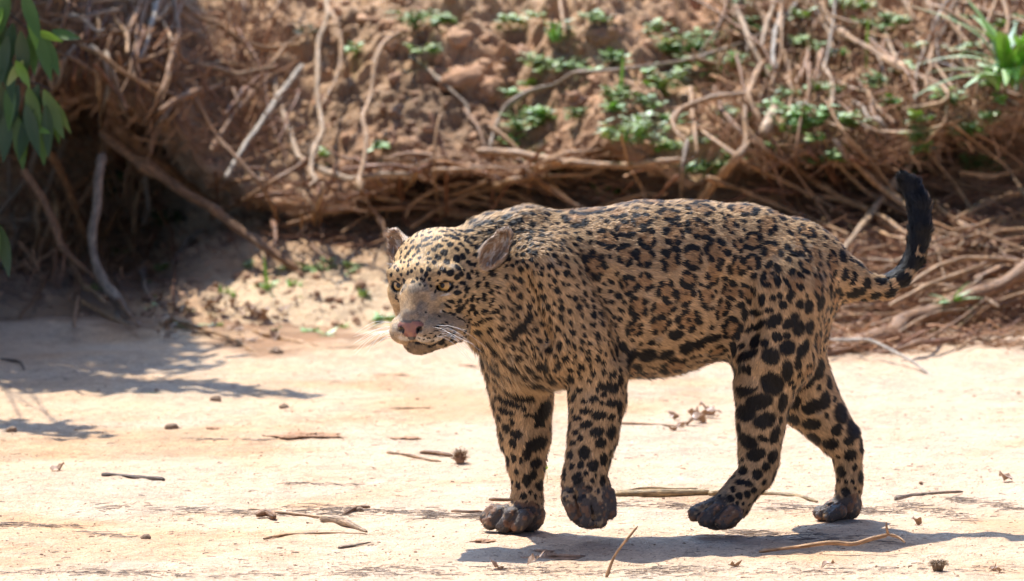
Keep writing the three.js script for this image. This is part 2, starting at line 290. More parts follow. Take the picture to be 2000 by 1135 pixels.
// far hind leg, trailing
newLimb();
cone(J(1535, 580, -0.06), 96, J(1530, 690, -0.085), 80, { dir: flow(0.3, 1), reg: 'thigh', hair: 10, k: 36 });
cone(J(1530, 690, -0.085), 80, J(1575, 775, -0.1), 60, { reg: 'hindleg', hair: 10, k: 24 });
cone(J(1575, 775, -0.1), 60, J(1636, 852, -0.1), 40, { reg: 'hindleg', hair: 9 });
cone(J(1656, 850, -0.1), 24, J(1657, 880, -0.1), 27, { reg: 'hindleg', hair: 8 });
cone(J(1652, 872, -0.1), 30, J(1660, 935, -0.1), 24, { reg: 'hindleg', hair: 8 });
cone(J(1660, 935, -0.1), 24, J(1655, 985, -0.1), 27, { reg: 'paw', hair: 6 });
cone(J(1655, 992, -0.1), 25, J(1628, 998, -0.1), 22, { reg: 'paw', hair: 5 });
toes([[1640, 999, -0.06, 1622, 1008, 15], [1627, 997, -0.084, 1605, 1005, 15], [1625, 996, -0.11, 1601, 1001, 15], [1630, 996, -0.135, 1609, 999, 14]]);
// tail, curling up at the end
const tailPts = [[1600, 520, 55, 0], [1650, 545, 42, 0], [1690, 559, 25, 0.0], [1728, 561, 20, 0.005], [1762, 540, 17, 0.01], [1786, 505, 16, 0.01], [1798, 450, 18, 0.01], [1796, 402, 18, 0.0], [1780, 366, 15, -0.01], [1768, 352, 10, -0.01]];
newLimb();
for (let i = 0; i + 1 < tailPts.length; i++) cone(J(tailPts[i][0], tailPts[i][1], tailPts[i][3]), tailPts[i][2], J(tailPts[i + 1][0], tailPts[i + 1][1], tailPts[i + 1][3]), tailPts[i + 1][2], { reg: i ? 'tail' : 'rump', hair: i > 4 ? 19 : 10, k: i ? 8 : 24 });
limbId = 0;
// head: its own axes, turned towards the viewer (R to its left, U up, F ahead), in photo pixels from between the eyes
const PSI = 23 * Math.PI / 180, PHI = 12 * Math.PI / 180, CAMB = FWD.clone().negate();
const inCam = (x, y, z) => RIGHT.clone().multiplyScalar(x).addScaledVector(UPV, y).addScaledVector(CAMB, z);
const HF = inCam(-Math.sin(PSI) * Math.cos(PHI), -Math.sin(PHI), Math.cos(PSI) * Math.cos(PHI)), HR = inCam(Math.cos(PSI), 0, Math.sin(PSI)), HU = HF.clone().cross(HR);
const H0 = atZ(824, 557, 0.285), H = (r, u, f) => H0.clone().addScaledVector(HR, r * KP).addScaledVector(HU, u * KP).addScaledVector(HF, f * KP);
const hdir = (r, u, f) => HR.clone().multiplyScalar(r).addScaledVector(HU, u).addScaledVector(HF, f);
const hball = (r, u, f, rx, ry, rz, o = {}) => ball(H(r, u, f), HR, HU, HF, rx, ry, rz, { dir: hdir(0, 0.3, -1), ...o });
const hcone = (a, ra, b, rb, o = {}) => cone(H(...a), ra, H(...b), rb, { k: 14, reg: 'head', hair: 5, dir: hdir(0, 0.2, -1), ...o });
hball(0, 12, -82, 84, 80, 88, { k: 26, hair: 6 });                     // skull
hball(0, -10, -28, 66, 58, 46, { k: 24 });                             // face
for (const s of [-1, 1]) {
  hball(s * 47, -28, -55, 33, 50, 56, { k: 26, hair: 8, dir: hdir(s * 0.5, -0.3, -1) });      // cheek
  hball(s * 60, -55, -98, 36, 44, 44, { k: 30, hair: 12, dir: hdir(s * 0.5, -0.5, -1) });     // jaw muscle
  hcone([s * 18, 22, 7], 16, [s * 62, 20, -15], 14, { hair: 4 });       // brow
  hcone([s * 26, -20, 6], 9, [s * 60, -16, -14], 12, { hair: 4 });      // below the eye
  hball(s * 23, -80, 43, 29, 24, 32, { reg: 'muzzle', hair: 4, k: 8, dir: hdir(s * 0.7, -0.3, -1) });       // whisker pad
  hcone([s * 30, -76, 30], 23, [s * 46, -84, -20], 24, { reg: 'muzzle', hair: 5, dir: hdir(s * 0.5, -0.2, -1) });
  hcone([s * 16, -106, 24], 17, [s * 46, -94, -40], 25, { reg: 'jaw', hair: 7, k: 10 });
}
hcone([0, 22, -6], 27, [0, -14, 26], 23, { hair: 4, k: 16 });
hcone([0, -14, 26], 23, [0, -46, 53], 19, { reg: 'bridge', hair: 3, k: 14 });   // bridge of the nose
hcone([0, -30, 10], 40, [0, -62, 40], 27, { reg: 'muzzle', hair: 4 });
hball(0, -66, 62, 25, 14, 14, { reg: 'nose', hair: 0, k: 6 });
hcone([0, -74, 70], 8, [0, -88, 66], 5, { reg: 'nose', hair: 0, k: 5 });
hball(0, -105, 33, 29, 21, 26, { reg: 'chin', hair: 6, k: 8, dir: hdir(0, -0.6, -1) });
for (const s of [-1, 1]) {                                              // nostrils, mouth line and eye sockets are carved
  hball(s * 19, -72, 72, 6, 4, 9, { cut: 1, k: 4, reg: 'nose' });
  hball(s * 46, -3.5, 4, 20, 9.5, 15, { cut: 1, k: 4 });
  hcone([0, -98, 64], 1.6, [s * 34, -97, 42], 1.6, { cut: 1, k: 5, reg: 'jaw' });
  hcone([s * 34, -97, 42], 1.6, [s * 62, -98, -14], 2, { cut: 1, k: 6, reg: 'jaw' });
}
// ears: a rounded cup each, set by its own axes
function ear(base, tip, faceDir, wide, deep) {
  const up = tip.clone().sub(base), h = up.length() / KP; up.normalize();
  const f = faceDir.clone().addScaledVector(up, -faceDir.dot(up)).normalize(), r = up.clone().cross(f), c = base.clone().addScaledVector(up, h * KP * 0.48);
  ball(base.clone().addScaledVector(up, h * KP * 0.36), r, up, f, wide, h * 0.48, deep, { k: 12, reg: 'ear', hair: 5, dir: up });
  ball(base.clone().addScaledVector(up, h * KP * 0.82), r, up, f, wide * 0.62, h * 0.26, deep * 0.7, { k: 10, reg: 'ear', hair: 6, dir: up });
  ball(c.clone().addScaledVector(f, 9 * KP).addScaledVector(up, -2 * KP), r, up, f, wide * 0.72, h * 0.52, deep * 0.95, { cut: 1, k: 6, reg: 'earIn', hair: 11, dir: up });
  return { c, up, f, r, h, wide };
}
const ears = [ear(H(96, 22, -90), H(140, 82, -112), hdir(0.0, -0.3, 1), 25, 18), ear(H(-72, 36, -92), H(-100, 83, -104), hdir(-0.25, -0.2, 0.95), 30, 16)];

function primDist(q, x, y, z) {
  if (q.sq) { const wv = (x - MID.x) * LAT.x + (z - MID.z) * LAT.z, e = wv * (1 / q.sq - 1); x += LAT.x * e; z += LAT.z * e; }
  const dx = x - q.ax, dy = y - q.ay, dz = z - q.az;
  if (q.t) {
    const a = dx * q.R.x + dy * q.R.y + dz * q.R.z, b = dx * q.U.x + dy * q.U.y + dz * q.U.z, c = dx * q.F.x + dy * q.F.y + dz * q.F.z;
    const k0 = Math.hypot(a / q.rx, b / q.ry, c / q.rz), k1 = Math.hypot(a / q.rx / q.rx, b / q.ry / q.ry, c / q.rz / q.rz);
    return k1 < 1e-6 ? -Math.min(q.rx, q.ry, q.rz) : k0 * (k0 - 1) / k1;
  }
  let t = (dx * q.bx + dy * q.by + dz * q.bz) / q.l2; t = t < 0 ? 0 : t > 1 ? 1 : t;
  const d = Math.sqrt((dx - q.bx * t) ** 2 + (dy - q.by * t) ** 2 + (dz - q.bz * t) ** 2) - (q.ra + (q.rb - q.ra) * t);
  return q.sq ? d * 0.86 : d;
}
const KI = 8 * KP;
function sdf(x, y, z, list = prims) {
  let d = 9, g = 9, gk = 0.01, id = -1;
  for (let i = 0; i < list.length; i++) {
    const q = list[i]; if (q.cut) continue;
    if (q.gid !== id) { const h = gk - Math.abs(d - g); d = (d < g ? d : g) - (h > 0 ? h * h / (4 * gk) : 0); id = q.gid; g = 9; gk = q.k; }
    const e = primDist(q, x, y, z), h = KI - Math.abs(g - e); g = (g < e ? g : e) - (h > 0 ? h * h / (4 * KI) : 0);
  }
  { const h = gk - Math.abs(d - g); d = (d < g ? d : g) - (h > 0 ? h * h / (4 * gk) : 0); }
  for (let i = 0; i < list.length; i++) { const q = list[i]; if (!q.cut) continue; const e = -primDist(q, x, y, z), h = q.k - Math.abs(d - e); d = (d > e ? d : e) + (h > 0 ? h * h / (4 * q.k) : 0); }
  return d;
}
function gradient(x, y, z, list, out) {
  const e = 0.0012; out.set(sdf(x + e, y, z, list) - sdf(x - e, y, z, list), sdf(x, y + e, z, list) - sdf(x, y - e, z, list), sdf(x, y, z + e, list) - sdf(x, y, z - e, list));
  return out.normalize();
}
// surface nets over blocks near the surface
const skin = (() => {
  const h = 0.0034, B = 8, lo = V(-0.36, -0.02, -0.42), hi = V(1.06, 0.86, 0.46), nb = ['x', 'y', 'z'].map(k => Math.ceil((hi[k] - lo[k]) / (h * B)));
  const rad = h * B * 0.9, pos = [], nor = [], idx = [], verts = new Map(), near = prims.map(q => 0);
  const key = (i, j, k) => (i * 4096 + j) * 4096 + k, g = V(), field = new Float32Array((B + 1) ** 3), quads = [];
  const nx = B + 1;
  for (let bi = 0; bi < nb[0]; bi++) for (let bj = 0; bj < nb[1]; bj++) for (let bk = 0; bk < nb[2]; bk++) {
    const cx = lo.x + (bi + 0.5) * B * h, cy = lo.y + (bj + 0.5) * B * h, cz = lo.z + (bk + 0.5) * B * h;
    let m = 9; for (let i = 0; i < prims.length; i++) { near[i] = primDist(prims[i], cx, cy, cz); if (!prims[i].cut && near[i] < m) m = near[i]; }
    if (m > rad * 1.5 + 0.02) continue;
    const list = prims.filter((q, i) => near[i] < Math.max(m, 0) + rad * 3.2 + 0.045);
    const d0 = sdf(cx, cy, cz, list); if (Math.abs(d0) > rad * 1.7) continue;
    let neg = 0, p = 0;
    for (let i = 0; i <= B; i++) for (let j = 0; j <= B; j++) for (let k = 0; k <= B; k++) { const v = sdf(lo.x + (bi * B + i) * h, lo.y + (bj * B + j) * h, lo.z + (bk * B + k) * h, list); field[p++] = v; if (v < 0) neg++; }
    if (!neg || neg === p) continue;
    for (let i = 0; i < B; i++) for (let j = 0; j < B; j++) for (let k = 0; k < B; k++) {
      const at = (a, b, c) => field[((i + a) * nx + j + b) * nx + k + c];
      let s = 0, sx = 0, sy = 0, sz = 0, c0 = at(0, 0, 0), mask = 0;
      for (let e = 0; e < 8; e++) if (at(e & 1, e >> 1 & 1, e >> 2) < 0) mask |= 1 << e;
      if (mask === 0 || mask === 255) continue;
      for (let e = 0; e < 8; e++) for (let ax = 0; ax < 3; ax++) {
        const f = e | (1 << ax); if (f === e) continue;
        if ((mask >> e & 1) === (mask >> f & 1)) continue;
        const va = at(e & 1, e >> 1 & 1, e >> 2), vb = at(f & 1, f >> 1 & 1, f >> 2), t = va / (va - vb);
        sx += (e & 1) + (ax === 0 ? t : 0); sy += (e >> 1 & 1) + (ax === 1 ? t : 0); sz += (e >> 2) + (ax === 2 ? t : 0); s++;
      }
      const I = bi * B + i, Jj = bj * B + j, K = bk * B + k; let x = lo.x + (I + sx / s) * h, y = lo.y + (Jj + sy / s) * h, z = lo.z + (K + sz / s) * h;
      gradient(x, y, z, list, g); const d = sdf(x, y, z, list); x -= g.x * d * 0.9; y -= g.y * d * 0.9; z -= g.z * d * 0.9;
      verts.set(key(I, Jj, K), pos.length / 3); pos.push(x, y, z); nor.push(g.x, g.y, g.z);
      // faces of the three edges that leave this cell's low corner
      const in0 = c0 < 0;
      if ((at(1, 0, 0) < 0) !== in0) quads.push(I, Jj, K, 0, in0 ? 1 : 0);
      if ((at(0, 1, 0) < 0) !== in0) quads.push(I, Jj, K, 1, in0 ? 1 : 0);
      if ((at(0, 0, 1) < 0) !== in0) quads.push(I, Jj, K, 2, in0 ? 1 : 0);
    }
  }
  for (let q = 0; q < quads.length; q += 5) {
    const [I, Jj, K, ax, ins] = quads.slice(q, q + 5);
    const c = ax === 0 ? [[0, 0, 0], [0, -1, 0], [0, -1, -1], [0, 0, -1]] : ax === 1 ? [[0, 0, 0], [0, 0, -1], [-1, 0, -1], [-1, 0, 0]] : [[0, 0, 0], [-1, 0, 0], [-1, -1, 0], [0, -1, 0]];
    const v = c.map(([a, b, d]) => verts.get(key(I + a, Jj + b, K + d))); if (v.some(n => n === undefined)) continue;
    ins ? idx.push(v[0], v[1], v[2], v[0], v[2], v[3]) : idx.push(v[0], v[2], v[1], v[0], v[3], v[2]);
  }
  return { pos, nor, idx, n: pos.length / 3 };
})();
console.log('skin', skin.n, skin.idx.length / 3);
// which parts of the body a point belongs to
const REG = ['neck', 'chest', 'shoulder', 'flank', 'belly', 'foreleg', 'hindleg', 'thigh', 'paw', 'rump', 'tail', 'head', 'bridge', 'muzzle', 'jaw', 'nose', 'chin', 'ear', 'earIn', 'body'];
const regCache = {};
function where(x, y, z) {
  let m = 9; const ds = []; for (const q of prims) { let e = primDist(q, x, y, z); if (q.cut) { if (q.reg !== 'earIn') { ds.push(9); continue; } e = Math.abs(e) < 0.004 ? -0.03 : 9; } ds.push(e); if (e < m) m = e; }
  const w = {}, dir = V(); let tot = 0, hair = 0, best = '', bw = 0;
  for (let i = 0; i < prims.length; i++) { const e = ds[i] - m; if (e > 0.06) continue; const a = Math.exp(-e / 0.011), q = prims[i]; w[q.reg] = (w[q.reg] || 0) + a; tot += a; hair += a * q.hair; dir.addScaledVector(q.dir, a); }
  for (const k in w) { w[k] /= tot; if (w[k] > bw) { bw = w[k]; best = k; } }
  return { w, dir: dir.normalize(), hair: hair / tot, reg: best };
}
// ---------------------------------------------------------------- coat: spots set on the skin in 3D
const spots = [], cells = new Map(), CELL = 0.05, cellKey = (x, y, z) => Math.floor(x / CELL) * 1e6 + Math.floor(y / CELL) * 1e3 + Math.floor(z / CELL);
function addSpot(c, n, t1, rx, ry, kind = 1, soft = 0.3) {
  const t2 = n.clone().cross(t1).normalize(), s = { c, n, t1, t2, rx, ry, kind, soft, id: spots.length }; spots.push(s);
  const R = Math.max(rx, ry) * 1.4, seen = new Set();
  for (let a = -1; a <= 1; a++) for (let b = -1; b <= 1; b++) for (let d = -1; d <= 1; d++) { const k = cellKey(c.x + a * R, c.y + b * R, c.z + d * R); if (!seen.has(k)) { seen.add(k); let l = cells.get(k); if (!l) cells.set(k, l = []); l.push(s); } }
  return s;
}
function hitSkin(px, py) {                                            // walk a pixel's ray on to the skin
  const d = rayDir(px, py), p = CAM.clone().addScaledVector(d, 17); for (let i = 0; i < 90; i++) { const e = sdf(p.x, p.y, p.z); if (e < 0.0004) return p; p.addScaledVector(d, e * 0.75); if (p.z < -0.6) return null; } return null;
}
const settle = p => { const g = V(); for (let i = 0; i < 3; i++) { gradient(p.x, p.y, p.z, prims, g); p.addScaledVector(g, -sdf(p.x, p.y, p.z) * 0.9); } return g; };
function pixelSpot(px, py, rx, ry, ang, kind, soft) {
  const p = hitSkin(px, py); if (!p) return null; const n = settle(p), a = -(ang || 0) * Math.PI / 180;
  const along = (x, y) => { const d = RIGHT.clone().multiplyScalar(x).addScaledVector(UPV, y), t = d.clone().addScaledVector(n, -d.dot(n)).normalize(); return [t, Math.max(0.5, t.dot(d))]; };
  const [t1, f1] = along(Math.cos(a), Math.sin(a)), [, f2] = along(-Math.sin(a), Math.cos(a));
  return addSpot(p, n, t1, rx * KP / f1, ry * KP / f2, kind, soft);
}
function rosette(p, n, t1, rx, ry) {
  addSpot(p.clone(), n.clone(), t1.clone(), rx * 0.92, ry * 0.92, 2, 0.4);
  const t2 = n.clone().cross(t1).normalize(), m = Math.max(4, Math.round((rx + ry) / KP / 8.2 + rr(-0.6, 0.6))), a0 = rnd() * 6.28;
  for (let i = 0; i < m; i++) {
    if (rnd() < 0.07) continue;
    const a = a0 + (i + rr(-0.2, 0.2)) / m * 6.2832, q = p.clone().addScaledVector(t1, Math.cos(a) * rx * rr(0.78, 0.95)).addScaledVector(t2, Math.sin(a) * ry * rr(0.78, 0.95)), nn = settle(q);
    const tt = t1.clone().multiplyScalar(-Math.sin(a) * rx).addScaledVector(t2, Math.cos(a) * ry).normalize(); tt.addScaledVector(nn, -tt.dot(nn)).normalize();
    const per = 3.1 * (rx + ry) / m; addSpot(q, nn, tt.applyAxisAngle(nn, rr(-0.5, 0.5)), per * rr(0.31, 0.53), Math.min(rx, ry) * rr(0.28, 0.41), 1, 0.3);
  }
  const k = rx > 24 * KP ? Math.floor(rr(0, 3)) : rnd() < 0.3 ? 1 : 0; for (let i = 0; i < k; i++) { const q = p.clone().addScaledVector(t1, rr(-0.3, 0.3) * rx).addScaledVector(t2, rr(-0.3, 0.3) * ry), nn = settle(q); addSpot(q, nn, t1, rr(3, 5) * KP, rr(3, 5) * KP, 1, 0.5); }
}
srand(77);
const inZoom = (ox, oy, s, list, grow = 1) => { for (const [x, y, rx, ry, a, kind, soft] of list) pixelSpot(ox + x / s, oy + y / s, rx / s * grow, (ry ?? rx) / s * grow, a, kind, soft); };
// face and crown of the head
inZoom(700, 400, 3.5475, [
  [558, 288, 26, 13], [632, 278, 17, 22, 60], [665, 228, 38, 12, 15], [690, 208, 25, 10, 10], [745, 228, 20, 10, 20], [713, 282, 20, 12], [683, 310, 16, 14], [592, 335, 24, 20], [523, 313, 18, 13, 30], [549, 366, 24, 17, 55], [680, 375, 26, 22, 40], [723, 360, 22, 18, 40], [692, 432, 20, 20], [612, 398, 18, 20], [750, 320, 24, 14, 55], [767, 405, 18, 17], [525, 400, 14, 14], [487, 333, 10, 12], [490, 372, 14, 8], [480, 400, 8, 8], [415, 325, 14, 13], [420, 290, 25, 10, -30], [350, 335, 25, 10, -40], [375, 300, 20, 9, -40],
  [413, 412, 12, 12], [440, 455, 11, 14], [408, 512, 10, 12], [470, 483, 12, 21, 15], [488, 445, 11, 17, -20], [455, 520, 8, 11], [493, 515, 9, 13], [435, 510, 9, 10], [375, 535, 14, 10], [345, 470, 10, 18, 20], [360, 385, 20, 8, -40], [330, 360, 14, 8, -40], [343, 420, 8, 12], [372, 460, 10, 10], [395, 440, 8, 10], [425, 550, 8, 8], [460, 560, 7, 8], [500, 560, 7, 8], [598, 455, 16, 18], [640, 470, 26, 18], [685, 500, 14, 18], [715, 480, 16, 18], [760, 498, 16, 23], [820, 480, 12, 23], [718, 545, 18, 16], [748, 585, 16, 23], [683, 567, 10, 12], [820, 553, 14, 23], [868, 510, 10, 16], [785, 465, 12, 14], [800, 415, 13, 15], [575, 440, 10, 16], [560, 470, 12, 12],
  [690, 608, 24, 17], [700, 665, 12, 16], [790, 645, 14, 25], [825, 660, 12, 16], [870, 640, 17, 28], [748, 670, 12, 16], [730, 628, 8, 12], [645, 670, 28, 11, 20], [705, 720, 34, 17, -20], [785, 720, 24, 24], [815, 750, 16, 15], [870, 738, 22, 19], [660, 762, 14, 13], [635, 750, 12, 10], [590, 740, 18, 8, 30], [615, 700, 25, 8, 40], [560, 775, 10, 8], [940, 740, 38, 13, -10], [800, 825, 46, 8, -10], [740, 775, 20, 6], [765, 795, 22, 8, -20], [885, 555, 10, 23], [685, 695, 12, 10], [720, 800, 16, 6], [690, 790, 12, 6], [930, 660, 10, 22], [910, 690, 12, 14], [845, 800, 24, 7, -15], [900, 790, 22, 9, -15],
  [900, 130, 40, 15, 10], [990, 130, 25, 16], [1070, 135, 25, 20], [1025, 90, 40, 17], [965, 165, 25, 14], [1205, 140, 22, 20], [1120, 110, 30, 20], [1130, 185, 40, 14], [1185, 235, 16, 20], [830, 150, 35, 10], [780, 180, 30, 10], [590, 190, 30, 8, -20], [640, 180, 25, 8], [490, 230, 25, 8, -20], [530, 245, 30, 8, -25], [460, 250, 25, 8, -25], [800, 235, 25, 12, 40], [770, 270, 35, 11, 40], [825, 295, 20, 14], [845, 200, 20, 10], [560, 225, 22, 7, -20], [610, 215, 20, 8], [700, 180, 26, 8, 10], [740, 195, 20, 8, 15], [600, 250, 20, 7, -10], [490, 275, 20, 8, -25], [455, 290, 14, 7, -30], [390, 350, 14, 8, -40], [320, 400, 10, 7, -30], [310, 440, 7, 9],
  [500, 890, 12, 5, -10], [540, 875, 12, 5, -10], [575, 862, 11, 5, -10], [460, 905, 10, 5], [490, 925, 12, 5, -8], [530, 913, 12, 6, -8], [565, 902, 11, 6, -8], [600, 890, 12, 5, -10], [520, 943, 14, 5, -6], [455, 935, 10, 5], [420, 925, 8, 4], [580, 830, 18, 6, -15], [545, 845, 14, 5, -10], [465, 742, 7, 6], [610, 820, 12, 5], [640, 860, 12, 6], [620, 845, 10, 5],
  [265, 640, 6, 16], [262, 600, 6, 10], [280, 660, 8, 10], [255, 570, 7, 12],
], 1.2);
// lips and eye rims are black skin
inZoom(700, 400, 3.5475, [[430, 962, 60, 9, 2, 1, 0.3], [520, 965, 50, 13, -6, 1, 0.3], [575, 945, 30, 24, -35, 1, 0.3], [625, 905, 26, 16, -25, 1, 0.4], [660, 885, 20, 12, -20, 1, 0.4], [533, 600, 9, 20, 25, 1, 0.4], [655, 538, 14, 7, -20, 1, 0.3], [306, 592, 7, 14, 20, 1, 0.4]]);
inZoom(700, 400, 3.5475, [[600, 622, 36, 9, -8, 4, 0.6], [440, 935, 60, 18, -4, 4, 0.5], [330, 930, 50, 16, 4, 4, 0.5], [300, 600, 14, 12, 0, 4, 0.6], [560, 920, 50, 20, -15, 4, 0.6]]);   // cream about the eyes and on the lip
// neck, throat and chest
inZoom(880, 380, 2.838, [[430, 690, 22, 36, 20], [395, 740, 30, 32, 40], [355, 765, 26, 24, 30], [330, 795, 30, 14, -5], [235, 950, 58, 28, 20], [185, 925, 30, 22, 40], [340, 1020, 68, 20, -10], [260, 1030, 20, 18], [350, 955, 40, 16, 30], [515, 950, 38, 26, 10], [550, 865, 18, 22], [160, 910, 20, 30], [600, 945, 18, 26], [560, 1025, 26, 20], [470, 745, 16, 18], [290, 680, 16, 14], [345, 690, 12, 10], [250, 800, 22, 10], [300, 830, 14, 14], [430, 890, 14, 14], [470, 855, 20, 12], [325, 885, 12, 14], [385, 560, 14, 22], [325, 570, 12, 18], [440, 620, 16, 20], [495, 625, 10, 14], [475, 660, 10, 10], [320, 525, 9, 10], [270, 545, 12, 8], [260, 515, 16, 8], [605, 840, 14, 26], [640, 910, 16, 18], [690, 895, 12, 16], [760, 910, 16, 14], [720, 950, 20, 16], [665, 1010, 24, 18], [215, 1000, 14, 22], [470, 1045, 40, 14], [910, 865, 16, 40], [955, 850, 30, 28, 20], [985, 915, 38, 22, -30], [870, 1065, 34, 26], [900, 1000, 22, 22], [830, 1055, 16, 14], [790, 990, 16, 20], [845, 930, 14, 16]], 1.15);
// legs
inZoom(900, 700, 2.987, [
  [390, 205, 120, 34, 10], [280, 255, 70, 19, 15], [260, 308, 45, 17], [430, 390, 100, 52, -8], [265, 405, 22, 22], [325, 445, 30, 24], [305, 497, 20, 24], [385, 555, 25, 30], [355, 603, 12, 16], [310, 580, 12, 28], [440, 610, 30, 30], [325, 665, 12, 18], [385, 715, 22, 35], [420, 680, 24, 28], [335, 740, 14, 25], [365, 805, 16, 18], [330, 855, 18, 14], [435, 870, 25, 20], [450, 500, 55, 38], [490, 300, 36, 55], [400, 515, 25, 20], [460, 740, 20, 30], [370, 295, 16, 15], [240, 460, 12, 25], [275, 600, 10, 30], [420, 330, 50, 10, 5], [225, 350, 14, 20],
  [885, 262, 34, 22], [808, 332, 38, 22], [878, 343, 22, 20], [835, 216, 17, 17], [778, 240, 26, 20], [730, 310, 35, 16, -10], [735, 388, 33, 20, -10], [795, 430, 38, 26, -10], [878, 430, 28, 38, 20], [818, 497, 26, 28], [672, 433, 20, 14], [698, 468, 16, 16], [655, 495, 20, 14], [722, 550, 30, 36], [638, 565, 16, 22], [772, 627, 28, 32], [830, 595, 18, 35], [682, 705, 28, 34], [648, 630, 14, 18], [825, 715, 16, 30], [728, 670, 12, 14], [740, 765, 24, 20], [765, 715, 10, 12], [690, 825, 25, 22], [845, 808, 18, 18], [780, 825, 14, 14], [640, 770, 18, 18], [605, 680, 10, 35], [740, 845, 18, 16], [885, 172, 34, 28], [925, 290, 15, 40], [680, 350, 25, 16], [660, 230, 22, 16, -40], [720, 255, 18, 12], [825, 262, 12, 12], [795, 180, 10, 14], [930, 130, 15, 36], [640, 120, 22, 20], [690, 185, 20, 14], [600, 170, 26, 16], [755, 130, 14, 14], [700, 110, 12, 14], [815, 145, 14, 12]], 1.2);
inZoom(1300, 640, 2.579, [
  [385, 95, 18, 15], [455, 70, 35, 19, -45], [500, 80, 18, 21, -20], [555, 45, 18, 21], [612, 103, 38, 34, -30], [530, 143, 42, 37, 10], [408, 143, 52, 21, -10], [432, 203, 62, 29, -5], [345, 110, 14, 38], [612, 218, 26, 48, -5], [538, 282, 54, 50, 30], [408, 303, 58, 37, -20], [342, 240, 12, 38], [398, 430, 40, 39], [470, 375, 60, 37, -20], [500, 468, 52, 37, -20], [690, 110, 22, 48, 30], [665, 185, 18, 28], [588, 380, 22, 44, 5], [372, 510, 12, 24], [412, 572, 44, 31, 15], [490, 560, 30, 14, 20], [550, 540, 19, 44, 20], [455, 640, 42, 29, -20], [542, 650, 23, 31], [505, 700, 18, 21], [390, 722, 18, 24, 30], [462, 740, 24, 23], [395, 782, 40, 16, 10], [338, 815, 12, 15], [370, 848, 16, 17], [325, 865, 18, 17], [412, 840, 16, 17], [445, 820, 14, 14], [360, 885, 9, 9], [390, 890, 9, 9],
  [735, 400, 42, 32, -20], [650, 370, 28, 34], [735, 485, 38, 29, -20], [862, 515, 26, 30], [830, 585, 38, 25], [640, 462, 34, 21, 30], [745, 555, 40, 19, 25], [800, 370, 28, 44, 20], [700, 285, 68, 19, -30], [770, 205, 28, 46, 20], [885, 430, 34, 44, -40], [945, 510, 36, 40], [925, 570, 25, 23], [930, 640, 30, 26], [885, 725, 20, 27], [908, 830, 20, 21], [870, 770, 8, 14], [845, 690, 8, 28]], 1.2);
inZoom(1200, 360, 2.838, [[905, 845, 24, 22], [955, 840, 18, 18], [835, 880, 22, 18, -20], [885, 760, 46, 30, -35], [980, 760, 52, 26, -40], [1020, 800, 30, 40, 15], [1080, 790, 24, 36, 10], [785, 710, 34, 18, -5], [860, 700, 22, 14], [725, 720, 18, 34], [700, 670, 24, 20], [820, 640, 18, 32], [935, 670, 20, 22], [880, 630, 16, 16], [920, 620, 16, 18], [975, 625, 20, 24], [1025, 665, 22, 26], [1075, 680, 24, 36], [1140, 660, 20, 40, 10], [1195, 600, 20, 34, 15], [280, 380, 22, 18], [340, 362, 30, 16, 20], [810, 780, 30, 18, -20], [760, 800, 30, 16, -30], [95, 965, 34, 24, -20], [185, 945, 46, 34, -10], [280, 940, 40, 22], [400, 900, 40, 30, -20], [470, 880, 34, 26], [340, 830, 40, 26, 20], [540, 850, 40, 22, 10], [1325, 520, 16, 34, 10], [1340, 600, 44, 28, 10], [1275, 500, 20, 34, 15], [1395, 550, 18, 30]], 1.2);
for (const [x, y, rx, ry, a] of [[330, 275, 62, 72, 20], [470, 250, 92, 56, 20], [480, 135, 92, 34, 5], [715, 138, 92, 34, 10], [640, 225, 44, 62], [690, 342, 38, 40], [770, 315, 50, 55], [570, 372, 74, 68], [845, 225, 58, 66, 40], [870, 372, 62, 54], [1000, 335, 72, 80], [1060, 262, 62, 36, 45], [1110, 405, 48, 76], [1205, 450, 42, 96, 5], [310, 428, 56, 62], [430, 405, 58, 72], [545, 495, 50, 74], [680, 455, 58, 56], [765, 432, 46, 48], [870, 510, 56, 78], [1000, 540, 52, 74], [1130, 560, 46, 84], [180, 300, 54, 66], [165, 400, 56, 64], [60, 390, 54, 58], [410, 530, 54, 46], [390, 612, 58, 60], [510, 622, 46, 66], [290, 590, 56, 54], [270, 690, 66, 46], [640, 590, 56, 50], [740, 600, 50, 50], [410, 750, 76, 60], [250, 775, 62, 54], [130, 680, 56, 66], [590, 690, 52, 56], [80, 560, 50, 56], [170, 540, 46, 52], [60, 250, 56, 50], [150, 200, 60, 40], [300, 170, 70, 36], [110, 800, 50, 44]]) {
  const p = hitSkin(1200 + x / 2.838, 360 + y / 2.838); if (!p) continue; const n = settle(p), an = -(a || 0) * Math.PI / 180, d = RIGHT.clone().multiplyScalar(Math.cos(an)).addScaledVector(UPV, Math.sin(an)), t = d.addScaledVector(n, -d.dot(n)).normalize();
  const f2 = Math.max(0.45, Math.abs(UPV.clone().addScaledVector(n, -UPV.dot(n)).length())); rosette(p, n, t, rx / 2.838 * KP * 0.93, ry / 2.838 * KP / f2 * 0.93);
}
const handSpots = spots.length;
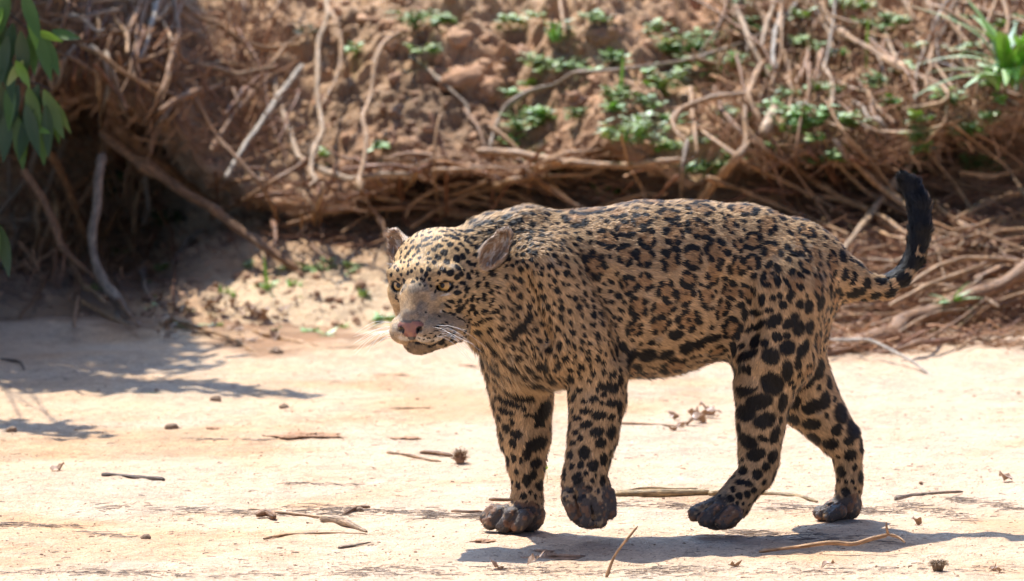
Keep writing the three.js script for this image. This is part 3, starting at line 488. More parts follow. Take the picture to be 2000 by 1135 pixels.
// everywhere else the coat fills itself: dots on neck and shoulders, rosettes on the flanks, blotches on the legs
{
  const near = (p, n, r) => { const l = []; for (let a = -1; a <= 1; a++) for (let b = -1; b <= 1; b++) for (let c = -1; c <= 1; c++) { const q = cells.get(cellKey(p.x + a * CELL, p.y + b * CELL, p.z + c * CELL)); if (q) for (const s of q) if (s.kind < 3 && s.n.dot(n) > 0.1 && s.c.distanceTo(p) < r + (s.rx + s.ry) * 0.5) return true; } return false; };
  const kindOf = { neck: [8, 12, 2.5], chest: [7, 12, 3.5], shoulder: [4.8, 8.2, 1.0], flank: [18, 26, 2], thigh: [15, 22, 2.5], rump: [12, 18, 4], belly: [11, 18, 4], foreleg: [10, 17, 4], hindleg: [12, 19, 4], paw: [4, 6, 5], tail: [11, 14, 5], head: [4, 6.5, 4], jaw: [4, 6, 5], chin: [3, 4, 8] };
  for (let pass = 0; pass < 2; pass++) for (let i = 0; i < 46000; i++) {
    const v = Math.floor(rnd() * skin.n), p = V(skin.pos[v * 3], skin.pos[v * 3 + 1], skin.pos[v * 3 + 2]), n = V(skin.nor[v * 3], skin.nor[v * 3 + 1], skin.nor[v * 3 + 2]);
    const quick = regCache[v] ?? (regCache[v] = where(p.x, p.y, p.z)), k = kindOf[quick.reg]; if (!k) continue;
    let [a, b, gap] = k; if (pass) { a = Math.min(a, 6); b = Math.min(b, 9); gap = 2.6; if (quick.reg === 'flank' || quick.reg === 'thigh') { a = 5; b = 8; gap = 2.6; } if (['bridge', 'muzzle', 'chin'].includes(quick.reg)) continue; }
    const r = rr(a, b) * KP; if (quick.reg === 'head' && n.dot(HF) > 0.1) { const e = p.clone().sub(H0), eu = e.dot(HU) / KP, er = Math.abs(e.dot(HR)) / KP; if (eu < 12 || (er < 24 && eu < 24)) continue; } if (near(p, n, r + gap * KP)) continue;
    const dir = quick.dir.clone().addScaledVector(n, -quick.dir.dot(n)).normalize();
    if (!pass && (quick.reg === 'flank' || quick.reg === 'thigh')) rosette(p, n, dir, r * rr(0.9, 1.15), r * rr(0.9, 1.2));
    else addSpot(p, n, dir, r * rr(0.95, 1.25), r * rr(0.7, 1.0), 1, 0.35);
  }
}
console.log('spots', handSpots, spots.length);
const eyeC = [H(46, -1, -9), H(-46, -1, -9)], nostrils = [H(20, -73, 72), H(-20, -73, 72)];
function coat(x, y, z, nx, ny, nz, info) {
  const w = info.w, g = k => w[k] || 0, f1 = noise(x * 45, y * 45, z * 45), f2 = noise(x * 140, y * 140, z * 140);
  let r = 0.51, gg = 0.325, b = 0.165;                                                          // tawny
  const pale = clamp(g('belly') * 0.55 + g('chest') * 0.4 + g('jaw') * 0.7 + g('muzzle') * 0.5 + g('hindleg') * 0.25 + g('foreleg') * 0.15);
  r = mix(r, 0.53, pale); gg = mix(gg, 0.385, pale); b = mix(b, 0.235, pale);
  const hd = clamp(g('head') + g('neck') * 0.5); r = mix(r, 0.55, hd); gg = mix(gg, 0.365, hd); b = mix(b, 0.18, hd);
  const grey = clamp(sstep(0.2, 0.55, g('bridge') + 0.5 * f1) + g('muzzle') * (0.5 + 0.6 * f1)) * (0.8 + 0.2 * f2); r = mix(r, 0.2, grey); gg = mix(gg, 0.17, grey); b = mix(b, 0.135, grey);
  const v = 1 + 0.16 * f1 + 0.1 * f2; r *= v; gg *= v; b *= v;
  let dark = 0, deep = 0, soot = 0, cream = 0;
  const px = x + 0.0022 * noise(x * 110, y * 110, z * 110 + 4), py = y + 0.0022 * noise(x * 110 + 9, y * 110, z * 110), pz = z + 0.0022 * noise(x * 110, y * 110 + 7, z * 110);
  const l = cells.get(cellKey(x, y, z));
  if (l) for (const s of l) {
    const dx = px - s.c.x, dy = py - s.c.y, dz = pz - s.c.z; if (s.n.x * nx + s.n.y * ny + s.n.z * nz < 0.05) continue;
    const a = (dx * s.t1.x + dy * s.t1.y + dz * s.t1.z) / s.rx, c = (dx * s.t2.x + dy * s.t2.y + dz * s.t2.z) / s.ry, q = Math.sqrt(a * a + c * c); if (q > 1.3) continue;
    const e = 1 - sstep(1 - s.soft * 0.5, 1 + s.soft * 0.5, q);
    if (s.kind === 1) dark = Math.max(dark, e); else if (s.kind === 2) deep = Math.max(deep, e); else if (s.kind === 4) cream = Math.max(cream, e); else soot = Math.max(soot, e * 0.8);
  }
  r = mix(r, 0.58, cream); gg = mix(gg, 0.5, cream); b = mix(b, 0.4, cream);
  r *= 1 - 0.28 * deep; gg *= 1 - 0.37 * deep; b *= 1 - 0.44 * deep;
  if (g('ear') > 0.45) { const back = g('ear'); dark = Math.max(dark, sstep(0.5, 0.8, back) * 0.0); }
  if (info.reg === 'ear') {                                                                      // backs of the ears are black, fronts greyish tan
    let m = 1, E = ears[0]; for (const e of ears) { const d = Math.hypot(x - e.c.x, y - e.c.y, z - e.c.z); if (d < m) { m = d; E = e; } }
    const front = (x - E.c.x) * E.f.x + (y - E.c.y) * E.f.y + (z - E.c.z) * E.f.z; if (front < -0.002) dark = Math.max(dark, 0.95); r = 0.4; gg = 0.3; b = 0.22;
  }
  if (info.reg === 'earIn') { const st = noise(x * 260, y * 90, z * 260) > 0.2; r = st ? 0.56 : 0.36 + 0.06 * f2; gg = st ? 0.45 : 0.22 + 0.05 * f2; b = st ? 0.34 : 0.125 + 0.04 * f2; dark = 0; }
  if (info.reg === 'nose' || g('nose') > 0.35) {
    const n = (x - H0.x) * HU.x + (y - H0.y) * HU.y + (z - H0.z) * HU.z; dark = 0;
    if (n < -57 * KP && n > -86 * KP) { r = 0.26 + 0.06 * f2; gg = 0.115 + 0.03 * f2; b = 0.08; for (const q of nostrils) if (Math.hypot(x - q.x, y - q.y, z - q.z) < 8.5 * KP) { r = 0.02; gg = 0.016; b = 0.015; } } else { r = 0.09; gg = 0.075; b = 0.062; }
  }
  if (g('chin') > 0.3) { const k = clamp(0.72 + 0.3 * f2); r = mix(r, 0.11, k); gg = mix(gg, 0.075, k); b = mix(b, 0.05, k); }
  if (g('tail') > 0.5) {
    let m = 9, at = 0; for (let i = 1; i + 1 < tailJ.length; i++) { const a = tailJ[i], c = tailJ[i + 1], t = clamp(((x - a.x) * (c.x - a.x) + (y - a.y) * (c.y - a.y) + (z - a.z) * (c.z - a.z)) / a.distanceToSquared(c)), d = Math.hypot(x - mix(a.x, c.x, t), y - mix(a.y, c.y, t), z - mix(a.z, c.z, t)); if (d < m) { m = d; at = i + t; } }
    at += 0.18 * f1; if (at > 3.2) { const under = nx * 0.9 - ny * 0.25; const ring = at < 5 ? (Math.abs(at - 3.5) < 0.16 || Math.abs(at - 4.35) < 0.1) : Math.abs(at - 5.25) < 0.2; dark = ring && under > -0.1 ? dark : at < 4.7 && under > 0.75 ? dark : 1; if (at > 5.6) dark = under > 0.6 && f2 > 0.45 ? 0.25 : 1; }
  }
  for (const q of eyeC) { const e = Math.hypot(x - q.x, y - q.y, z - q.z) / KP; if (e < 25) dark = Math.max(dark, 1 - sstep(19.5, 23, e + f2 * 1.5)); }
  dark = Math.max(dark, soot);
  r = mix(r, 0.01, dark); gg = mix(gg, 0.009, dark); b = mix(b, 0.009, dark);
  // wet grey mud caked on the paws, with flakes of drying red clay
  const mud = g('paw');
  if (mud > 0.15) {
    const edge = mud * 1.25 + 0.35 * f1 + 0.2 * f2; const near = z - x * 0.28;
    if (edge > 0.95) { const o = fbm(x * 70, y * 70, z * 70, 2) > 0.13; const k = sstep(0.95, 1.1, edge); const [mr, mg, mb] = o ? [0.2, 0.1, 0.05] : [0.085, 0.066, 0.052]; r = mix(r, mr, k); gg = mix(gg, mg, k); b = mix(b, mb, k); }
  }
  return [Math.max(0.006, r), Math.max(0.006, gg), Math.max(0.006, b)];
}
const tailJ = tailPts.map(t => J(t[0], t[1], t[3]));
const BASE = V(0.35, 0, 0.02);
const jaguar = groupAt('jaguar', BASE, 'spotted jaguar walking across the sand with muddy paws and raised black tail tip', 'jaguar');
{
  const info = new Array(skin.n), col = new Float32Array(skin.n * 3);
  for (let i = 0; i < skin.n; i++) {
    const x = skin.pos[i * 3], y = skin.pos[i * 3 + 1], z = skin.pos[i * 3 + 2]; info[i] = regCache[i] ?? where(x, y, z);
    col.set(coat(x, y, z, skin.nor[i * 3], skin.nor[i * 3 + 1], skin.nor[i * 3 + 2], info[i]), i * 3);
  }
  // paws: lumps of mud
  const P = new Float32Array(skin.pos); let minY = 9;
  for (let i = 0; i < skin.n; i++) { const m = info[i].w.paw || 0; if (m > 0.5) { const x = P[i * 3], y = P[i * 3 + 1], z = P[i * 3 + 2], d = 0.0016 * noise(x * 150, y * 150, z * 150) + 0.0016 * noise(x * 70, y * 70, z * 70); P[i * 3] += skin.nor[i * 3] * d; P[i * 3 + 1] += skin.nor[i * 3 + 1] * d; P[i * 3 + 2] += skin.nor[i * 3 + 2] * d; } if (P[i * 3 + 1] < minY) minY = P[i * 3 + 1]; }
  console.log('lowest point', minY);
  const bodyG = geoFrom(P.slice(), skin.idx, { col }); based(bodyG, BASE);
  part('body', bodyG, new THREE.MeshStandardMaterial({ vertexColors: true, roughness: 0.7 }), jaguar);
  // fur: one small blade per hair tuft, laid along the coat
  const tri = skin.idx.length / 3, area = new Float32Array(tri); let total = 0; const A = V(), Bv = V(), Cv = V();
  for (let t = 0; t < tri; t++) {
    const [a, b, c] = [skin.idx[t * 3], skin.idx[t * 3 + 1], skin.idx[t * 3 + 2]]; A.fromArray(skin.pos, a * 3); Bv.fromArray(skin.pos, b * 3); Cv.fromArray(skin.pos, c * 3);
    const s = Bv.sub(A).cross(Cv.sub(A)).length() * 0.5, w = info[a].w; const dens = info[a].hair < 0.5 ? 0 : (w.tail || 0) > 0.5 ? 2.2 : (w.paw || 0) > 0.75 ? 0.25 : info[a].hair < 7 ? 2.2 : 1;
    area[t] = total += s * dens;
  }
  const N = 420000, pos = new Float32Array(N * 15), nor = new Float32Array(N * 15), hc = new Float32Array(N * 15), idx = new Uint32Array(N * 9);
  let k = 0, tIdx = 0; srand(4242);
  for (let i = 0; i < N; i++) {
    const want = (i + rnd()) / N * total; while (tIdx < tri - 1 && area[tIdx] < want) tIdx++;
    const [a, b, c] = [skin.idx[tIdx * 3], skin.idx[tIdx * 3 + 1], skin.idx[tIdx * 3 + 2]]; let u = rnd(), v = rnd(); if (u + v > 1) { u = 1 - u; v = 1 - v; } const q = 1 - u - v;
    const bl = (arr, o) => arr[a * 3 + o] * q + arr[b * 3 + o] * u + arr[c * 3 + o] * v;
    const x = bl(P, 0), y = bl(P, 1), z = bl(P, 2), n = V(bl(skin.nor, 0), bl(skin.nor, 1), bl(skin.nor, 2)).normalize(), inf = info[q > u ? (q > v ? a : c) : (u > v ? b : c)];
    if (inf.hair < 0.5 || inf.reg === 'nose') continue;
    if (Math.min(eyeC[0].distanceTo(A.set(x, y, z)), eyeC[1].distanceTo(A)) < 19 * KP) continue;
    const clump = 0.5 * noise(x * 38, y * 38, z * 38), clump2 = 0.5 * noise(x * 38 + 20, y * 38, z * 38), fine = noise(x * 120, y * 120, z * 120);
    const d = inf.dir.clone().addScaledVector(n, -inf.dir.dot(n)).normalize(), side = d.clone().cross(n).normalize();
    d.addScaledVector(side, clump * 0.9 + rr(-0.22, 0.22)).addScaledVector(n, 0.46 + clump2 * 0.5 + rr(-0.1, 0.35)).normalize(); side.crossVectors(d, n).normalize();
    let len = inf.hair * 0.00125 * rr(0.7, 1.3) * (1 + 0.35 * fine), wd = (inf.hair < 7 ? 0.0006 : 0.0008) * rr(0.7, 1.3);
    const cl = coat(x + d.x * len * 0.55 - n.x * len * 0.2, y + d.y * len * 0.55 - n.y * len * 0.2, z + d.z * len * 0.55 - n.z * len * 0.2, n.x, n.y, n.z, inf);   // markings read true at the visible half of each hair
    const bend = inf.hair > 14 ? 0.35 : 0.2; let tone = rr(0.66, 1.22);
    const mid = V(x, y, z).addScaledVector(d, len * 0.5), tip = V(x, y, z).addScaledVector(d, len).addScaledVector(n, -len * bend * 0.5).addScaledVector(DOWN, len * bend * 0.4);
    // wet tufts: tips draw together towards the middle of their tuft
    const cs = 0.0105, ix = Math.floor(x / cs), iy = Math.floor(y / cs), iz = Math.floor(z / cs); let bd = 9, bx = 0, by = 0, bz = 0, bh = 0;
    for (let a1 = -1; a1 < 2; a1++) for (let b1 = -1; b1 < 2; b1++) for (let c1 = -1; c1 < 2; c1++) { const X = ix + a1, Y = iy + b1, Z = iz + c1, gx = (X + hash3(X, Y, Z)) * cs, gy = (Y + hash3(X + 31, Y, Z)) * cs, gz = (Z + hash3(X, Y + 17, Z)) * cs, dd = (gx - x) ** 2 + (gy - y) ** 2 + (gz - z) ** 2; if (dd < bd) { bd = dd; bx = gx - x; by = gy - y; bz = gz - z; bh = hash3(X + 7, Y + 3, Z + 11); } }
    tone *= (0.8 + 0.4 * bh) * (1 + 0.22 * noise(x * 330, y * 330, z * 330));                     // each tuft has its own shade of tan
    if (inf.hair > 6.5) { const pull = V(bx, by, bz), wet = inf.w.flank > 0.4 || inf.w.thigh > 0.4 || inf.w.hindleg > 0.4 ? 0.35 : 0.6; pull.addScaledVector(n, -pull.dot(n)); mid.addScaledVector(pull, wet * 0.45); tip.addScaledVector(pull, wet); }
    const o = k * 15, sd = [[-1, 0], [1, 0], [-0.75, 1], [0.75, 1], [0, 2]];
    const nn = n.clone().addScaledVector(side, rr(-0.35, 0.35)).addScaledVector(d, rr(-0.1, 0.25)).normalize();
    for (let j = 0; j < 5; j++) {
      const base = sd[j][1] === 0 ? V(x, y, z) : sd[j][1] === 1 ? mid : tip, e = sd[j][0] * wd;
      pos[o + j * 3] = base.x + side.x * e - BASE.x; pos[o + j * 3 + 1] = base.y + side.y * e - BASE.y; pos[o + j * 3 + 2] = base.z + side.z * e - BASE.z;
      nor[o + j * 3] = nn.x; nor[o + j * 3 + 1] = nn.y; nor[o + j * 3 + 2] = nn.z;
      for (let ch = 0; ch < 3; ch++) hc[o + j * 3 + ch] = cl[ch] * tone;
    }
    // counter-clockwise seen from outside
    const f = k * 9, s0 = k * 5; const e1 = side.clone(), fl = e1.cross(d).dot(n) > 0;
    (fl ? [0, 1, 2, 1, 3, 2, 2, 3, 4] : [0, 2, 1, 1, 2, 3, 2, 4, 3]).forEach((m, j) => idx[f + j] = s0 + m); k++;
  }
  const furG = geoFrom(pos.slice(0, k * 15), idx.slice(0, k * 9), { nor: nor.slice(0, k * 15), col: hc.slice(0, k * 15) });
  const fur = part('fur', furG, new THREE.MeshPhysicalMaterial({ vertexColors: true, roughness: 0.55, specularIntensity: 0.5, side: THREE.DoubleSide }), jaguar); fur.userData.kind = 'stuff';
  console.log('fur', k);
  // clay and grit stuck to the paws
  { const cand = []; for (let i = 0; i < skin.n; i++) if ((info[i].w.paw || 0) > 0.72) cand.push(i);
    const n = 520, g0 = new THREE.IcosahedronGeometry(1, 1), gp = g0.attributes.position; for (let i = 0; i < gp.count; i++) { const k2 = 1 + 0.35 * noise(gp.getX(i) * 2, gp.getY(i) * 2, gp.getZ(i) * 2 + 3); gp.setXYZ(i, gp.getX(i) * k2, gp.getY(i) * k2 * 0.7, gp.getZ(i) * k2); } g0.computeVertexNormals();
    const im = new THREE.InstancedMesh(g0, new THREE.MeshStandardMaterial({ color: lin(1, 1, 1), roughness: 0.5 }), n), mm = new THREE.Matrix4(), c = new THREE.Color(), q = new THREE.Quaternion();
    for (let i = 0; i < n; i++) { const v = cand[Math.floor(rnd() * cand.length)], x = P[v * 3], y = P[v * 3 + 1], z = P[v * 3 + 2], nn = V(skin.nor[v * 3], skin.nor[v * 3 + 1], skin.nor[v * 3 + 2]), sz = rr(0.7, 2.4) * 0.001; q.setFromUnitVectors(V(0, 1, 0), nn); mm.compose(V(x, y, z).sub(BASE), q, V(sz * rr(0.8, 1.8), sz, sz * rr(0.8, 1.8))); im.setMatrixAt(i, mm); const clay = fbm(x * 45, y * 45, z * 45, 2) > 0.05, t = rr(0.6, 1.3); im.setColorAt(i, clay ? c.setRGB(0.24 * t, 0.12 * t, 0.06 * t) : c.setRGB(0.09 * t, 0.07 * t, 0.055 * t)); }
    im.name = 'caked_mud'; im.userData.kind = 'stuff'; setup(im); jaguar.add(im); }
  // eyes
  const gaze = hdir(-0.02, 0.1, 1).normalize();
  const eyeM = new THREE.MeshPhysicalMaterial({ color: lin(0.02, 0.016, 0.014), roughness: 0.15, clearcoat: 1, clearcoatRoughness: 0.05 });
  const irisM = new THREE.MeshPhysicalMaterial({ color: lin(0.42, 0.23, 0.06), roughness: 0.35, clearcoat: 0.5, clearcoatRoughness: 0.1 }), pupilM = new THREE.MeshStandardMaterial({ color: lin(0.004, 0.004, 0.004), roughness: 0.5 });
  for (const c of eyeC) {
    const e = part('eye', new THREE.SphereGeometry(15.5 * KP, 32, 24), eyeM, jaguar); e.position.copy(c).sub(BASE); e.quaternion.setFromUnitVectors(V(0, 1, 0), gaze);
    part('iris', new THREE.SphereGeometry(15.9 * KP, 32, 12, 0, Math.PI * 2, 0, 0.88), irisM, e); part('pupil', new THREE.SphereGeometry(16.3 * KP, 20, 8, 0, Math.PI * 2, 0, 0.3), pupilM, e);
  }
  // whiskers
  const wm = new THREE.MeshStandardMaterial({ color: lin(0.85, 0.82, 0.76), roughness: 0.35 });
  for (const s of [-1, 1]) for (let i = 0; i < 13; i++) {
    const row = Math.floor(i / 4), q = i % 4, a = H(s * (30 + q * 5), -68 - row * 8, 56 - q * 9), L = rr(50, 105) * KP, out = hdir(s * rr(0.8, 1), rr(-0.55, 0.05), rr(-0.2, 0.45)).normalize();
    const b = a.clone().addScaledVector(out, L * 0.5).addScaledVector(DOWN, -0.004), c = a.clone().addScaledVector(out, L).addScaledVector(DOWN, L * rr(0, 0.3));
    part('whisker', based(stem([a, b, c], 0.00042, 0.00018, { radial: 4, per: 0.008, rough: 0 }), BASE), wm, jaguar);
  }
  for (const s of [-1, 1]) for (let i = 0; i < 4; i++) {
    const a = H(s * (36 + i * 4), 26 + i, 6), out = hdir(s * rr(0.1, 0.7), 1, rr(0.2, 0.6)).normalize(), L = rr(28, 50) * KP;
    part('whisker', based(stem([a, a.clone().addScaledVector(out, L * 0.5), a.clone().addScaledVector(out, L).addScaledVector(DOWN, L * 0.3)], 0.00038, 0.00016, { radial: 4, per: 0.008, rough: 0 }), BASE), wm, jaguar);
  }
}
// ---------------------------------------------------------------- roots and fallen sticks traced on the bank: [name, material, radius px, label, group, points (pixel x, pixel y, how far it stands off the bank)]
const pxAt = p => (p.z < -2 ? CAM.distanceTo(p) / FPX : KP);
let rootN = 0;
function root(name, mat, r, label, group, list, o = {}) {
  const pts = list.map(([x, y, lift]) => onBank(x, y, lift ?? o.lift ?? 0.1));
  if (o.z0) { const z1 = pts[pts.length - 1].z; pts.forEach((q, i) => q.copy(atZ(list[i][0], list[i][1], mix(o.z0, z1, i / (pts.length - 1))))); }      // one straight lie from its head to where its foot rests
  else if (o.smooth !== false) for (let k = 0; k < 2; k++) for (let i = 1; i < pts.length - 1; i++) { const z = (pts[i - 1].z + pts[i].z * 2 + pts[i + 1].z) / 4, q = atZ(list[i][0], list[i][1], Math.max(z, pts[i].z - 0.02)); pts[i].copy(q); }   // no sudden jumps in depth
  const m = pxAt(pts[0]), base = pts[0].clone();
  const g = stem(pts, r * 0.86 * m, r * 0.86 * (o.taper ?? 0.75) * m, { kink: o.kink ?? 0.22, wander: (o.wander ?? 0.35) * r * m, seedN: ++rootN * 1.7, knots: o.knots ?? 0.25, radial: r > 7 ? 10 : 7, rough: 0.16 });
  const t = top(name, based(g, base), M[mat], label, o.cat ?? 'root', group); t.position.copy(base); return t;
}
const HANG = 'roots hanging down the bare earth face', LEFT = 'roots under the shady tree', MIDT = 'roots tangled along the foot of the ledge', RIGHTT = 'roots tangled over the overgrown slope';
